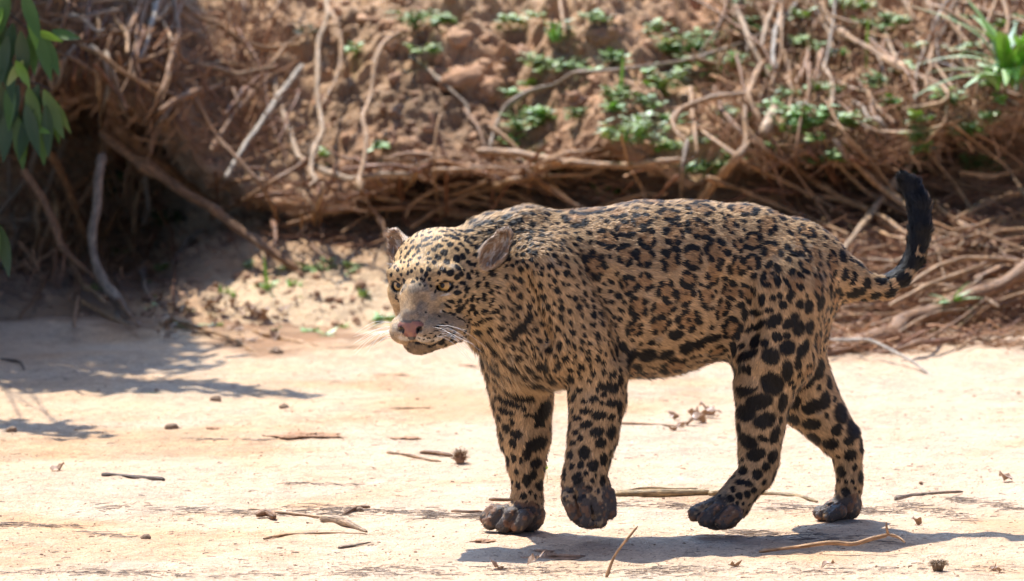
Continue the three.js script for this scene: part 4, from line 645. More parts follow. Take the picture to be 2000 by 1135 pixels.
for (const a of [
  ['hanging_root', 'pale', 7, 'long pale root hanging in kinks down the bare earth face with a hooked end', HANG, [[640, -60, 0.22], [637, 0, 0.24], [641, 26, 0.26], [622, 76, 0.26], [621, 140, 0.27], [622, 205, 0.28], [629, 255, 0.3], [611, 296, 0.31], [610, 335, 0.32], [618, 350, 0.32], [603, 362, 0.33]]],
  ['hanging_root', 'tan', 6, 'tan root looping out beside the long hooked root and rejoining it', HANG, [[645, 16, 0.26], [657, 42, 0.27], [668, 78, 0.28], [667, 118, 0.28], [655, 160, 0.28], [629, 206, 0.29]]],
  ['hanging_root', 'tan', 7, 'smooth tan root hanging freely before bare earth, curled over at its top', HANG, [[785, 62, 0.12], [762, 72, 0.17], [744, 88, 0.2], [734, 125, 0.22], [725, 190, 0.24], [709, 232, 0.26], [715, 270, 0.27], [708, 320, 0.28], [699, 350, 0.28], [703, 372, 0.28]]],
  ['bent_root', 'pale', 6, 'pale root bent in a shallow V behind the leaning bleached stick', HANG, [[382, 124, 0.16], [425, 132, 0.18], [462, 144, 0.2], [500, 136, 0.18], [540, 130, 0.12]]],
  ['bent_root', 'tan', 5, 'short tan root below the V-shaped root, curving to a blunt end', HANG, [[275, 158, 0.2], [310, 170, 0.2], [342, 189, 0.2], [375, 188, 0.18], [402, 181, 0.16]]],
  ['bent_root', 'red', 6.5, 'reddish root arching down and away below the shallow V root', HANG, [[540, 128, 0.08], [505, 150, 0.12], [468, 190, 0.15], [440, 222, 0.16]]],
  ['bent_root', 'brown', 6, 'brown root arching down beside the reddish one to a drooping end', HANG, [[530, 158, 0.1], [490, 182, 0.14], [455, 225, 0.18], [425, 270, 0.2], [413, 296, 0.2]]],
  ['crooked_root', 'pale', 7.5, 'thick pale root zigzagging down to the ledge and running on along it', HANG, [[536, 118, 0.06], [536, 165, 0.1], [548, 205, 0.14], [566, 250, 0.16], [582, 305, 0.2], [625, 330, 0.24], [685, 349, 0.26], [745, 341, 0.26], [800, 342, 0.24], [845, 348, 0.2]]],
  ['leaning_stick', 'white', 7.5, 'straight bleached stick leaning with its frayed foot above the ledge', HANG, [[592, 128, 0.08], [556, 172, 0.12], [518, 224, 0.15], [476, 290, 0.19], [440, 346, 0.22]]],
  ['curved_root', 'tan', 6, 'tan root sweeping from the top edge down into the root mat', HANG, [[320, -30, 0.1], [380, 28, 0.14], [430, 52, 0.16], [470, 82, 0.16], [515, 95, 0.14], [582, 88, 0.08]]],
  ['curved_root', 'brown', 6, 'slanting root crossing down from the dark roots to the ledge', HANG, [[345, 160, 0.15], [380, 195, 0.18], [420, 260, 0.22], [462, 310, 0.24], [510, 360, 0.26], [535, 410, 0.26], [545, 435, 0.22]]],
  ['hanging_root', 'white', 7, 'bleached knobbly root hanging in the shade above the bent roots', HANG, [[312, -10, 0.2], [302, 30, 0.22], [290, 62, 0.22], [282, 95, 0.22], [270, 116, 0.2]]],
  ['curved_root', 'tan', 5, 'thin tan root curling down off the bleached knobbly one', HANG, [[355, -10, 0.18], [325, 18, 0.2], [306, 40, 0.22]]],
  ['fallen_log', 'brown', 12, 'long straight branch slanting down off the shaded bank on to the ramp', 'fallen branches on the earth ramp', [[195, 262, 0.1], [280, 320, 0.22], [350, 368, 0.26], [430, 422, 0.22], [505, 474, 0.14], [583, 527, 0.02]], { cat: 'branch', z0: -5.3, kink: 0.4 }],
  ['standing_root', 'grey', 11, 'thick grey S-curved root standing in the shade and sunlit at its foot', LEFT, [[200, 300, 0.2], [194, 345, 0.24], [190, 400, 0.26], [180, 450, 0.26], [184, 505, 0.24], [205, 555, 0.18], [232, 590, 0.12], [262, 622, 0.02]], { z0: -5.0, kink: 0.5 }],
  ['thin_root', 'white', 5, 'thin bleached root making an arc before the darkest hollow', LEFT, [[176, 88, 0.2], [204, 120, 0.22], [214, 160, 0.24], [208, 190, 0.22], [198, 208, 0.18], [196, 260, 0.16]]],
  ['thin_root', 'white', 5, 'bleached twig lying crooked at the top of the shade', LEFT, [[128, 28, 0.2], [165, 38, 0.22], [188, 60, 0.22], [206, 56, 0.2]]],
  ['forked_branch', 'brown', 9, 'brown forked branch in the shade leading to a thin grey tip', LEFT, [[45, 330, 0.24], [85, 390, 0.28], [105, 440, 0.3], [118, 480, 0.3], [160, 520, 0.24], [200, 560, 0.16], [212, 585, 0.02]], { taper: 0.4, z0: -5.0 }],
  ['shaded_root', 'brown', 10, 'reddish brown root running steeply down through deep shade', LEFT, [[60, 250, 0.2], [110, 320, 0.24], [140, 390, 0.24], [160, 450, 0.22], [175, 500, 0.18]], { z0: -5.3 }],
  ['broken_stick', 'white', 10, 'short broken grey stick lying at the head of the ramp', 'fallen branches on the earth ramp', [[396, 452, 0.06], [372, 472, 0.06], [355, 494, 0.05], [344, 516, 0.02]], { cat: 'stick' }],
  ['fallen_log', 'brown', 14, 'heavy dark red branch slanting down behind the grey one', LEFT, [[210, 230, 0.12], [280, 295, 0.16], [350, 345, 0.18], [420, 400, 0.14]], { cat: 'branch', z0: -5.45 }],
  ['ledge_root', 'brown', 6, 'long brown root running level under the ledge towards the ear', MIDT, [[500, 445, 0.1], [560, 440, 0.16], [640, 415, 0.22], [720, 408, 0.26], [830, 405, 0.28], [930, 416, 0.26], [980, 430, 0.2]]],
  ['ledge_root', 'brown', 6.5, 'root slanting up across the hollow to the hooked end of the long root', MIDT, [[410, 425, 0.12], [480, 390, 0.22], [540, 352, 0.26], [605, 312, 0.26]]],
  ['ledge_root', 'tan', 5.5, 'tan root arching over the ear and into the knot of roots', MIDT, [[792, 425, 0.3], [800, 400, 0.32], [845, 372, 0.32], [905, 356, 0.3], [960, 364, 0.26], [1010, 352, 0.2]]],
  ['ledge_root', 'brown', 6, 'brown root bowed along the lip of the ledge', MIDT, [[752, 312, 0.12], [800, 300, 0.16], [850, 306, 0.18], [905, 322, 0.18], [960, 330, 0.16]]],
  ['ledge_root', 'tan', 9, 'thick level root stretched along the green slope over the shoulders', MIDT, [[930, 298, 0.12], [1010, 302, 0.18], [1080, 316, 0.2], [1170, 322, 0.2], [1260, 320, 0.2], [1334, 315, 0.2]]],
  ['ledge_root', 'tan', 7, 'tan root from the root knot kinking up at its end', MIDT, [[940, 372, 0.2], [1000, 352, 0.22], [1070, 346, 0.22], [1145, 340, 0.22], [1180, 324, 0.2], [1200, 312, 0.18]]],
  ['ledge_root', 'brown', 7, 'brown root dropping from the knot to behind the shoulders', MIDT, [[1008, 305, 0.18], [1035, 338, 0.22], [1075, 368, 0.24], [1130, 402, 0.24], [1180, 440, 0.2]]],
  ['ledge_root', 'red', 6, 'reddish root standing upright in the knot of roots', MIDT, [[962, 300, 0.16], [966, 350, 0.22], [960, 400, 0.24], [965, 450, 0.2]]],
  ['ledge_root', 'tan', 5, 'tan root fanning low from the knot behind the neck', MIDT, [[800, 445, 0.22], [870, 400, 0.28], [930, 375, 0.28], [985, 372, 0.24], [1060, 392, 0.2]]],
  ['slender_stick', 'grey', 5.5, 'slender grey stick sloping down the clods above the head', HANG, [[800, 108, 0.03], [838, 140, 0.05], [880, 175, 0.06], [912, 205, 0.06], [918, 222, 0.04]], { cat: 'stick' }],
  ['slender_stick', 'brown', 5, 'dark twig bending down from the grey stick to the ledge', HANG, [[905, 212, 0.04], [932, 245, 0.06], [950, 290, 0.08]], { cat: 'stick' }],
  ['long_twig', 'grey', 4.5, 'long thin grey twig rising across the green slope', RIGHTT, [[956, 290, 0.06], [966, 255, 0.08], [985, 212, 0.08], [1030, 180, 0.08], [1085, 165, 0.1], [1125, 140, 0.12], [1200, 137, 0.12], [1290, 126, 0.14], [1380, 108, 0.16], [1460, 80, 0.16], [1530, 35, 0.14], [1560, 0, 0.12]], { cat: 'twig' }],
  ['hanging_root', 'tan', 6.5, 'short straight root poking down from the top of the bare slope', HANG, [[1093, -30, 0.06], [1094, 10, 0.1], [1098, 40, 0.12], [1104, 62, 0.1]]],
  ['slope_root', 'pale', 7, 'pale bowed root dropping through the top of the tangle', RIGHTT, [[1434, 10, 0.16], [1452, 50, 0.2], [1466, 88, 0.22], [1490, 132, 0.2], [1512, 155, 0.14]]],
  ['slope_root', 'pale', 7, 'pale thick root slanting down from the top edge', RIGHTT, [[1522, -30, 0.14], [1510, 10, 0.18], [1498, 45, 0.2], [1487, 90, 0.2]]],
  ['slope_root', 'white', 6, 'sun-bleached root with a bright end in the tangle', RIGHTT, [[1528, 20, 0.18], [1514, 60, 0.22], [1510, 100, 0.24], [1516, 134, 0.24]]],
  ['slope_root', 'tan', 8, 'stout tan root winding down the middle of the tangle', RIGHTT, [[1492, 120, 0.16], [1474, 155, 0.2], [1460, 190, 0.22], [1455, 230, 0.22], [1460, 268, 0.22], [1452, 300, 0.2]]],
  ['slope_root', 'tan', 7, 'root forking off the stout winding root', RIGHTT, [[1460, 182, 0.22], [1472, 215, 0.24], [1484, 236, 0.22]]],
  ['slope_root', 'pale', 12, 'broad split root end standing up in the tangle', RIGHTT, [[1515, 205, 0.16], [1505, 232, 0.22], [1494, 262, 0.24]], { taper: 1.1 }],
  ['slope_root', 'tan', 13, 'broad flat root leaning over the spotted back', RIGHTT, [[1355, 412, 0.3], [1395, 360, 0.32], [1432, 312, 0.3], [1464, 274, 0.26]], { taper: 0.6 }],
  ['slope_root', 'brown', 7, 'long brown root running down the slope to the rump', RIGHTT, [[1398, 172, 0.12], [1408, 208, 0.16], [1438, 248, 0.2], [1480, 282, 0.22], [1535, 318, 0.24], [1590, 352, 0.24], [1650, 392, 0.22]]],
  ['slope_root', 'tan', 6, 'straight root running just below the long brown one', RIGHTT, [[1357, 246, 0.14], [1408, 282, 0.2], [1452, 315, 0.24], [1500, 340, 0.26], [1560, 370, 0.28], [1655, 418, 0.26]]],
  ['slope_root', 'tan', 6, 'root bent like an elbow above the spotted back', RIGHTT, [[1462, 180, 0.18], [1385, 192, 0.2], [1332, 214, 0.22], [1314, 238, 0.22], [1322, 260, 0.22], [1342, 276, 0.22]]],
  ['slope_root', 'grey', 6, 'upright grey root behind the middle of the spotted back', RIGHTT, [[1342, 272, 0.24], [1334, 330, 0.28], [1330, 395, 0.3]]],
  ['slope_root', 'tan', 6, 'second upright root beside the grey one over the back', RIGHTT, [[1348, 172, 0.12], [1354, 220, 0.18], [1356, 262, 0.2], [1360, 298, 0.2]]],
  ['slope_root', 'tan', 7, 'long root sweeping down the slope and hooking back on itself', RIGHTT, [[1604, 5, 0.14], [1616, 35, 0.18], [1636, 60, 0.2], [1680, 86, 0.22], [1735, 116, 0.22], [1790, 148, 0.22], [1838, 166, 0.22], [1853, 188, 0.22], [1836, 204, 0.22], [1772, 214, 0.2]]],
  ['slope_root', 'pale', 7.5, 'pale curved root dropping beside the hooked sweep', RIGHTT, [[1600, 90, 0.16], [1608, 130, 0.2], [1626, 165, 0.2], [1624, 210, 0.18]]],
  ['slope_root', 'tan', 9, 'thick root stub entering from the top above the grassy plant', RIGHTT, [[1758, -25, 0.12], [1768, 5, 0.16], [1788, 44, 0.16]]],
  ['slope_root', 'pale', 5.5, 'thin pale root leaning below the thick stub', RIGHTT, [[1720, 46, 0.12], [1740, 92, 0.16], [1756, 122, 0.14]]],
  ['slope_root', 'tan', 5, 'thin root bowed upwards at both ends on the slope', RIGHTT, [[1704, 254, 0.14], [1760, 260, 0.18], [1812, 254, 0.18], [1855, 240, 0.18], [1892, 229, 0.14]]],
  ['slope_root', 'tan', 4.5, 'thin root curling down from the hooked sweep', RIGHTT, [[1851, 206, 0.2], [1847, 238, 0.22], [1826, 262, 0.22], [1808, 280, 0.2]]],
  ['slope_root', 'grey', 7, 'grey root sloping towards the raised tail tip', RIGHTT, [[1630, 272, 0.2], [1660, 312, 0.24], [1706, 342, 0.26], [1760, 368, 0.26], [1800, 376, 0.22]]],
  ['slope_root', 'brown', 7, 'brown root parallel to the grey one near the tail tip', RIGHTT, [[1640, 270, 0.16], [1690, 304, 0.2], [1750, 336, 0.22], [1800, 350, 0.2]]],
  ['slope_root', 'tan', 7.5, 'tan root sloping down behind the rump to the tail', RIGHTT, [[1545, 330, 0.24], [1624, 374, 0.28], [1700, 416, 0.3], [1750, 450, 0.26]]],
  ['slope_root', 'tan', 4.5, 'thin root running level past the raised tail tip', RIGHTT, [[1785, 314, 0.16], [1846, 345, 0.2], [1902, 368, 0.2], [1980, 378, 0.16]]],
  ['fallen_log', 'brown', 22, 'thick weathered log slanting up through the dry debris beside the tail', 'logs in the dry debris', [[1590, 700, 0.04], [1660, 684, 0.1], [1728, 650, 0.16], [1790, 624, 0.2], [1870, 590, 0.24], [1940, 556, 0.26], [2030, 520, 0.26]], { cat: 'log', taper: 0.8 }],
  ['debris_root', 'tan', 6, 'tan cane arching over the debris below the tail', 'canes in the dry debris', [[1768, 560, 0.26], [1830, 520, 0.3], [1885, 503, 0.32], [1955, 506, 0.3], [2020, 515, 0.28]]],
  ['debris_root', 'tan', 6, 'second tan cane slanting under the arching cane', 'canes in the dry debris', [[1735, 598, 0.24], [1812, 558, 0.28], [1886, 531, 0.3], [1960, 503, 0.3]]],
  ['debris_root', 'tan', 5, 'straight cane lying over the weathered log', 'canes in the dry debris', [[1600, 650, 0.16], [1690, 642, 0.22], [1748, 620, 0.26], [1832, 590, 0.28], [1905, 555, 0.28]]],
  ['pale_twig', 'white', 4.5, 'pale grey twig bent down on to the sand before the weathered log', 'twigs at the edge of the sand', [[1590, 665, 0.2], [1640, 664, 0.26], [1698, 664, 0.28], [1747, 687, 0.24], [1780, 705, 0.14], [1830, 740, 0.006]], { cat: 'twig' }],
  ['dry_frond', 'pale', 8, 'dry straw-coloured frond leaning from the tail tip down to the rump', RIGHTT, [[1778, 322, 0.34], [1742, 362, 0.36], [1700, 422, 0.36], [1672, 456, 0.35], [1646, 490, 0.34]], { cat: 'frond', taper: 0.8 }],
  ['ramp_root', 'tan', 7, 'tan root curving along the foot of the ramp with a sawn-off end', 'roots along the edge of the sand', [[315, 635, 0.08], [335, 622, 0.1], [372, 632, 0.08], [420, 650, 0.05], [470, 672, 0.02], [500, 690, 0.004]]],
  ['ramp_root', 'tan', 6, 'root half buried along the edge of the sand below the muzzle', 'roots along the edge of the sand', [[490, 645, 0.03], [560, 665, 0.03], [640, 680, 0.02], [700, 682, 0.02], [745, 665, 0.02], [780, 655, 0.01]]],
  ['ramp_root', 'brown', 7, 'short curved root rising like a horn from the ramp foot', 'roots along the edge of the sand', [[262, 625, 0.03], [285, 622, 0.04], [303, 600, 0.05], [316, 570, 0.05]], { taper: 0.35 }],
  ['ramp_root', 'tan', 5, 'thin root lying in the leaf litter at the shade edge', 'roots along the edge of the sand', [[160, 590, 0.04], [200, 612, 0.03], [240, 632, 0.02], [290, 655, 0.006]]],
  ['ramp_root', 'grey', 7, 'stubby grey root end beside the S-curved root', 'roots along the edge of the sand', [[228, 605, 0.06], [230, 625, 0.05], [250, 634, 0.03], [272, 630, 0.02]]],
]) root(...a);

// ---------------------------------------------------------------- the rest of the tangle, each root on its own
srand(991);
const TONE = { tan: 'tan', brown: 'brown', red: 'reddish', grey: 'grey', pale: 'pale', dark: 'dark', white: 'bleached' };
function scatterRoots(n, name, what, group, mats, box, len, slope, rad, lift) {
  for (let i = 0; i < n; i++) {
    const x = rr(box[0], box[2]), y = rr(box[1], box[3]), a = slope() , L = rr(...len), bend = rr(-0.5, 0.5), list = [], l0 = rr(...lift), k = 4;
    for (let j = 0; j <= k; j++) { const t = j / k - 0.5, b = bend * (t * t * 4 - 0.5) * L * 0.26; list.push([x + Math.cos(a) * t * L - Math.sin(a) * b + rr(-6, 6), y + Math.sin(a) * t * L + Math.cos(a) * b + rr(-6, 6), l0 + 0.05 * Math.sin(j * 1.3 + i)]); }
    if (list.some(([, py]) => py > 692)) { i--; continue; }
    const mat = mats[Math.floor(rnd() * mats.length)], s = Math.abs(Math.sin(a)), lie = s > 0.85 ? 'upright' : s < 0.3 ? 'level' : Math.abs(bend) > 0.3 ? 'bowed slanting' : 'slanting', thick = rr(...rad);
    root(name, mat, thick, `${thick > (rad[0] + rad[1]) / 2 ? 'thick' : 'thin'} ${lie} ${TONE[mat]} ${what}`, group, list, { taper: rr(0.35, 0.85), wander: 0.4 });
  }
}
const anyWay = () => rr(0, 3.14), downRight = () => rr(0.25, 0.95), upright = () => rr(1.1, 2.1), flatUp = () => rr(-0.55, 0.12);
scatterRoots(84, 'tangled_root', 'root in the dense tangle at the top of the green slope', 'small roots on the overgrown slope', ['tan', 'brown', 'tan', 'pale', 'brown', 'grey', 'tan'], [1400, -20, 2040, 240], [80, 300], () => rnd() < 0.55 ? downRight() : upright(), [2.4, 6.5], [0.04, 0.22]);
scatterRoots(52, 'sloping_root', 'root in the dark gap behind the rump and tail', 'small roots behind the tail', ['brown', 'tan', 'red', 'tan'], [1480, 290, 2020, 480], [90, 300], () => rnd() < 0.7 ? downRight() : flatUp(), [2.6, 6.5], [0.08, 0.34]);
scatterRoots(84, 'debris_cane', 'cane in the heap of debris behind the hind legs', 'small canes in the dry debris', ['tan', 'brown', 'red', 'pale', 'tan'], [1600, 450, 2040, 685], [60, 260], flatUp, [2.2, 5.2], [0.06, 0.26]);
scatterRoots(46, 'knot_root', 'root in the knot of roots under the ledge behind the neck', 'small roots in the knot', ['brown', 'tan', 'red', 'tan'], [680, 305, 1260, 440], [70, 260], () => rnd() < 0.6 ? rr(-0.35, 0.35) : anyWay(), [3, 7], [0.1, 0.3]);
scatterRoots(74, 'shade_root', 'root in the deep shade under the overhanging tree', 'small roots in the shade', ['brown', 'red', 'tan', 'brown', 'grey'], [0, 20, 330, 560], [80, 280], () => rnd() < 0.5 ? upright() : anyWay(), [3, 7.5], [0.06, 0.3]);
scatterRoots(66, 'mat_root', 'root in the root mat between shade and bare earth', 'small roots in the mat', ['brown', 'tan', 'red', 'brown'], [90, -10, 600, 230], [50, 220], anyWay, [2.2, 5.5], [0.04, 0.24]);
scatterRoots(18, 'hollow_root', 'root hanging in the hollow below the ledge of bare earth', 'small roots in the hollow', ['brown', 'red', 'tan'], [400, 330, 780, 470], [50, 160], anyWay, [2.5, 5], [0.12, 0.3]);
{ // rootlets nobody could count
  srand(5151);
  const curl = [0, 1, 2].map(k => stem([V(-0.5, 0, 0), V(-0.2, 0.07 * (k - 1), 0.05), V(0.15, -0.05 + 0.06 * k, -0.05), V(0.5, 0.03, 0)], 0.02, 0.012, { radial: 4, per: 0.12, rough: 0.1, wander: 0.02, seedN: k, twigEnd: false }));
  const boxes = [[1380, -10, 2010, 300, 800, 0, 3.14], [1500, 300, 2010, 690, 1500, -0.7, 0.6], [680, 300, 1300, 440, 200, -0.5, 0.6], [0, 0, 560, 300, 600, 0, 3.14], [0, 300, 300, 560, 200, 0, 3.14], [560, 380, 800, 480, 60, -0.3, 0.5]];
  let n = 0; for (const b of boxes) n += b[4];
  const per = curl.map(() => []), c = new THREE.Color();
  for (const [x0, y0, x1, y1, m, a0, a1] of boxes) for (let i = 0; i < m; i++) per[i % 3].push([onBank(rr(x0, x1), rr(y0, y1), rr(0.01, 0.16)), rr(0.06, 0.26), -rr(a0, a1)]);
  per.forEach((list, k) => {
    const im = new THREE.InstancedMesh(curl[k], new THREE.MeshStandardMaterial({ color: lin(1, 1, 1), roughness: 0.75 }), list.length), mm = new THREE.Matrix4(), q = new THREE.Quaternion(), e = new THREE.Euler();
    list.forEach(([p, L, a], i) => { const th = rr(0.06, 0.17); mm.compose(p, q.setFromEuler(e.set(rnd() * 6.28, rr(-0.5, 0.5), a, 'ZYX')), V(L, Math.max(th, L * 0.6) * 1, th)); mm.compose(p, q, V(L, th, th)); im.setMatrixAt(i, mm); const v = rr(0.6, 1.2), g = rnd(); im.setColorAt(i, c.setRGB(mix(0.46, 0.3, g) * v, mix(0.26, 0.14, g) * v, mix(0.13, 0.07, g) * v)); });
    im.name = numbered('fine_rootlets'); setup(im); tag(im, 'mass of fine dry rootlets and stalks over the bank', 'rootlets', 'fine rootlets over the bank', 'stuff'); scene.add(im);
  });
}
// ---------------------------------------------------------------- earth clods on the slope and lumps on the sand
function lumpGeo(r, sx, sy, sz, sd, jag = 0.3, detail = 3) {
  const g0 = new THREE.IcosahedronGeometry(1, detail), p = g0.attributes.position, key = new Map(), P = [], I = [];
  for (let i = 0; i < p.count; i++) {
    const x = p.getX(i), y = p.getY(i), z = p.getZ(i), k = `${x.toFixed(4)},${y.toFixed(4)},${z.toFixed(4)}`; let id = key.get(k);
    if (id === undefined) { const d = r * (1 + jag * fbm(x * 1.5 + sd, y * 1.5, z * 1.5, detail) * 1.6 + jag * 0.6 * (0.5 - worley(x * 1.8 + sd, y * 1.8, z * 1.8))); id = P.length / 3; key.set(k, id); P.push(x * d * sx, y * d * sy, z * d * sz); }
    I.push(id);
  }
  const C = []; for (let i = 0; i < P.length / 3; i++) { const v = 1 + 0.25 * noise(P[i * 3] / r * 3, P[i * 3 + 1] / r * 3, sd); C.push(v, v, v); }
  const g = geoFrom(P, I, { col: C }), U = []; for (let i = 0; i < P.length / 3; i++) U.push(P[i * 3] * 1.5, (P[i * 3 + 1] + P[i * 3 + 2]) * 1.5); g.setAttribute('uv', new THREE.BufferAttribute(new Float32Array(U), 2)); return g;
}
const clodM = [lin(0.36, 0.2, 0.11), lin(0.44, 0.26, 0.15), lin(0.3, 0.17, 0.1)].map(c => new THREE.MeshStandardMaterial({ color: c, vertexColors: true, bumpMap: bumpTex, bumpScale: 0.006, roughness: 0.95 }));
const stoneM = new THREE.MeshStandardMaterial({ color: lin(0.24, 0.16, 0.1), vertexColors: true, bumpMap: bumpTex, bumpScale: 0.004, roughness: 0.9 });
srand(515);
function clod(px, py, r, label, group, mat = clodM[Math.floor(rnd() * 3)], name = 'earth_clod', cat = 'clod') {
  const p = onBank(px, py, 0), m = pxAt(p), t = top(name, lumpGeo(r * m, rr(0.9, 1.25), rr(0.65, 0.9), rr(0.8, 1.1), rnd() * 90, 0.55, r > 18 ? 5 : 3), mat, label, cat, group); t.position.copy(p); t.rotation.set(rr(-0.4, 0.4), rnd() * 6, rr(-0.4, 0.4)); return t;
}
clod(890, 78, 34, 'large smooth reddish clod under the leafy weed at the top of the slope', 'named clods', clodM[1]);
clod(905, 155, 40, 'big crumbled clod above the slender grey stick', 'named clods', clodM[0]);
clod(840, 150, 26, 'clod lodged at the head of the slender grey stick', 'named clods', clodM[2]);
clod(960, 180, 34, 'broad clod between the grey stick and the thin grey twig', 'named clods', clodM[0]);
clod(1180, 70, 30, 'dark reddish clod under the top of the bare slope', 'named clods', clodM[2]);
clod(1130, 90, 20, 'small clod beside the dark reddish clod', 'named clods', clodM[0]);
for (let i = 0; i < 70; i++) clod(rr(620, 1340), rr(-10, 300), rr(7, 20), 'small crumbly earth clod on the bare slope', 'small clods on the bare slope');
for (let i = 0; i < 26; i++) clod(rr(260, 760), rr(490, 640), rr(4, 10), 'little earth lump on the weedy ramp', 'little lumps on the ramp');
for (const [x, y, r, label] of [[538, 690, 14, 'brown lump of earth on the sand just off the ramp'], [335, 838, 12, 'dark angular lump on the sand past the leafy shadow'], [420, 783, 11, 'grey lump lying in the tip of the leafy shadow'], [555, 797, 9, 'small grey lump at the very end of the leafy shadow'], [22, 843, 10, 'dark stone in the smaller patch of leaf shadow'], [285, 1052, 8, 'dark crumb of mud on open sand past the lying twig'], [700, 1000, 9, 'round brown lump among the line of fine twigs']])
  { const p = onSand(x, y), t = top('sand_lump', lumpGeo(r * KP, 1.25, 0.85, 1, rnd() * 90), stoneM, label, 'lump', 'lumps on the sand'); t.position.copy(p); t.position.y += r * KP * 0.25; }
for (const [x, y, w, label] of [[600, 852, 50, 'low crust of dry earth on the open sand'], [797, 858, 28, 'low brown crust near the tuft of dry roots'], [420, 838, 22, 'flat crust of earth past the angular lump'], [1075, 1090, 40, 'orange crumbled earth before the shadow of the raised paw'], [945, 1057, 20, 'broken dark mud crumbs by the planted paw'], [915, 715, 18, 'brown flake of earth behind the chest'], [1060, 1078, 22, 'dark crumb in the shadow under the raised paw']])
  { const p = onSand(x, y), t = top('earth_crust', lumpGeo(w * KP, 1, 0.17, 0.6, rnd() * 90, 0.95, 5), clodM[0], label, 'crust', 'crusts on the sand'); t.position.copy(p); }
// ---------------------------------------------------------------- leaves
function leafGeo(L, W, fold = 0.25, droop = 0.3, n = 6, tipPow = 1) {                 // a leaf from its stalk along +y, folded on its midrib, drooping to +z
  const P = [], I = [], U = [];
  for (let i = 0; i <= n; i++) { const t = i / n, w = W * Math.pow(Math.sin(Math.PI * Math.pow(t * 0.96 + 0.02, 0.8)), tipPow), y = L * t * (1 - 0.1 * droop * t), z = L * droop * t * t; P.push(-w, y, z + w * fold, 0, y, z, w, y, z + w * fold); U.push(0, t, 0.5, t, 1, t); }
  for (let i = 0; i < n; i++) { const a = i * 3; I.push(a, a + 1, a + 3, a + 1, a + 4, a + 3, a + 1, a + 2, a + 4, a + 2, a + 5, a + 4); }
  return geoFrom(P, I, { uv: U });
}
const Q = new THREE.Quaternion(), E = new THREE.Euler();
function placeLeaf(g, p, yaw, tilt, s = 1, roll = 0) { const m = new THREE.Matrix4().compose(p, Q.setFromEuler(E.set(tilt, yaw, roll, 'YXZ')), V(s, s, s)); return g.clone().applyMatrix4(m); }
// small leafy weeds: a few stems with opposite leaves, all green matter of one weed in one mesh, its stems in another
const weedLeaf = [leafGeo(0.036, 0.0105, 0.25, 0.25, 4), leafGeo(0.027, 0.0105, 0.2, 0.3, 4), leafGeo(0.05, 0.005, 0.3, 0.35, 5)];
function weed(px, py, size, label, group, mat, kind = 0, dens = 1) {
  const p = py > 640 ? onSand(px, py) : onBank(px, py, py < 440 ? px > 1500 ? 0.15 : 0.05 : 0.0), m = pxAt(p), R = size * m, o = groupAt(kind === 2 ? 'grass_tuft' : 'leafy_weed', p, label, 'weed', group), L = [], S = [], stems = Math.max(3, Math.round(size / 3.2 * dens));
  for (let i = 0; i < stems; i++) {
    const a = rnd() * 6.28, out = Math.sqrt(rnd()) * R * 1.0, h = R * rr(0.25, 0.8), b = V(Math.cos(a) * out * 0.7, -0.01, Math.sin(a) * out * 0.5), t = V(Math.cos(a) * out, h, Math.sin(a) * out * 0.6 + 0.02);
    S.push(stem([b, b.clone().lerp(t, 0.55).add(V(rr(-0.01, 0.01), 0.006, 0)), t], 0.0018, 0.0009, { radial: 4, per: 0.02, rough: 0 }));
    const n = kind === 2 ? 3 : Math.max(3, Math.round(h / 0.011)); for (let j = 0; j < n; j++) { const q = b.clone().lerp(t, kind === 2 ? 0.1 : 0.25 + 0.75 * j / n); L.push(placeLeaf(weedLeaf[kind === 2 ? 2 : i % 2], q, rnd() * 6.28, kind === 2 ? rr(0.05, 0.7) : rr(0.85, 1.7), rr(0.7, 1.35) * (kind === 2 ? size / 26 : 1))); }
  }
  part('foliage', mergeGeometries(L), M[mat], o).userData.kind = 'stuff'; if (kind !== 2) part('stems', mergeGeometries(S), M.leafMid, o).userData.kind = 'stuff'; return o;
}
srand(2024);
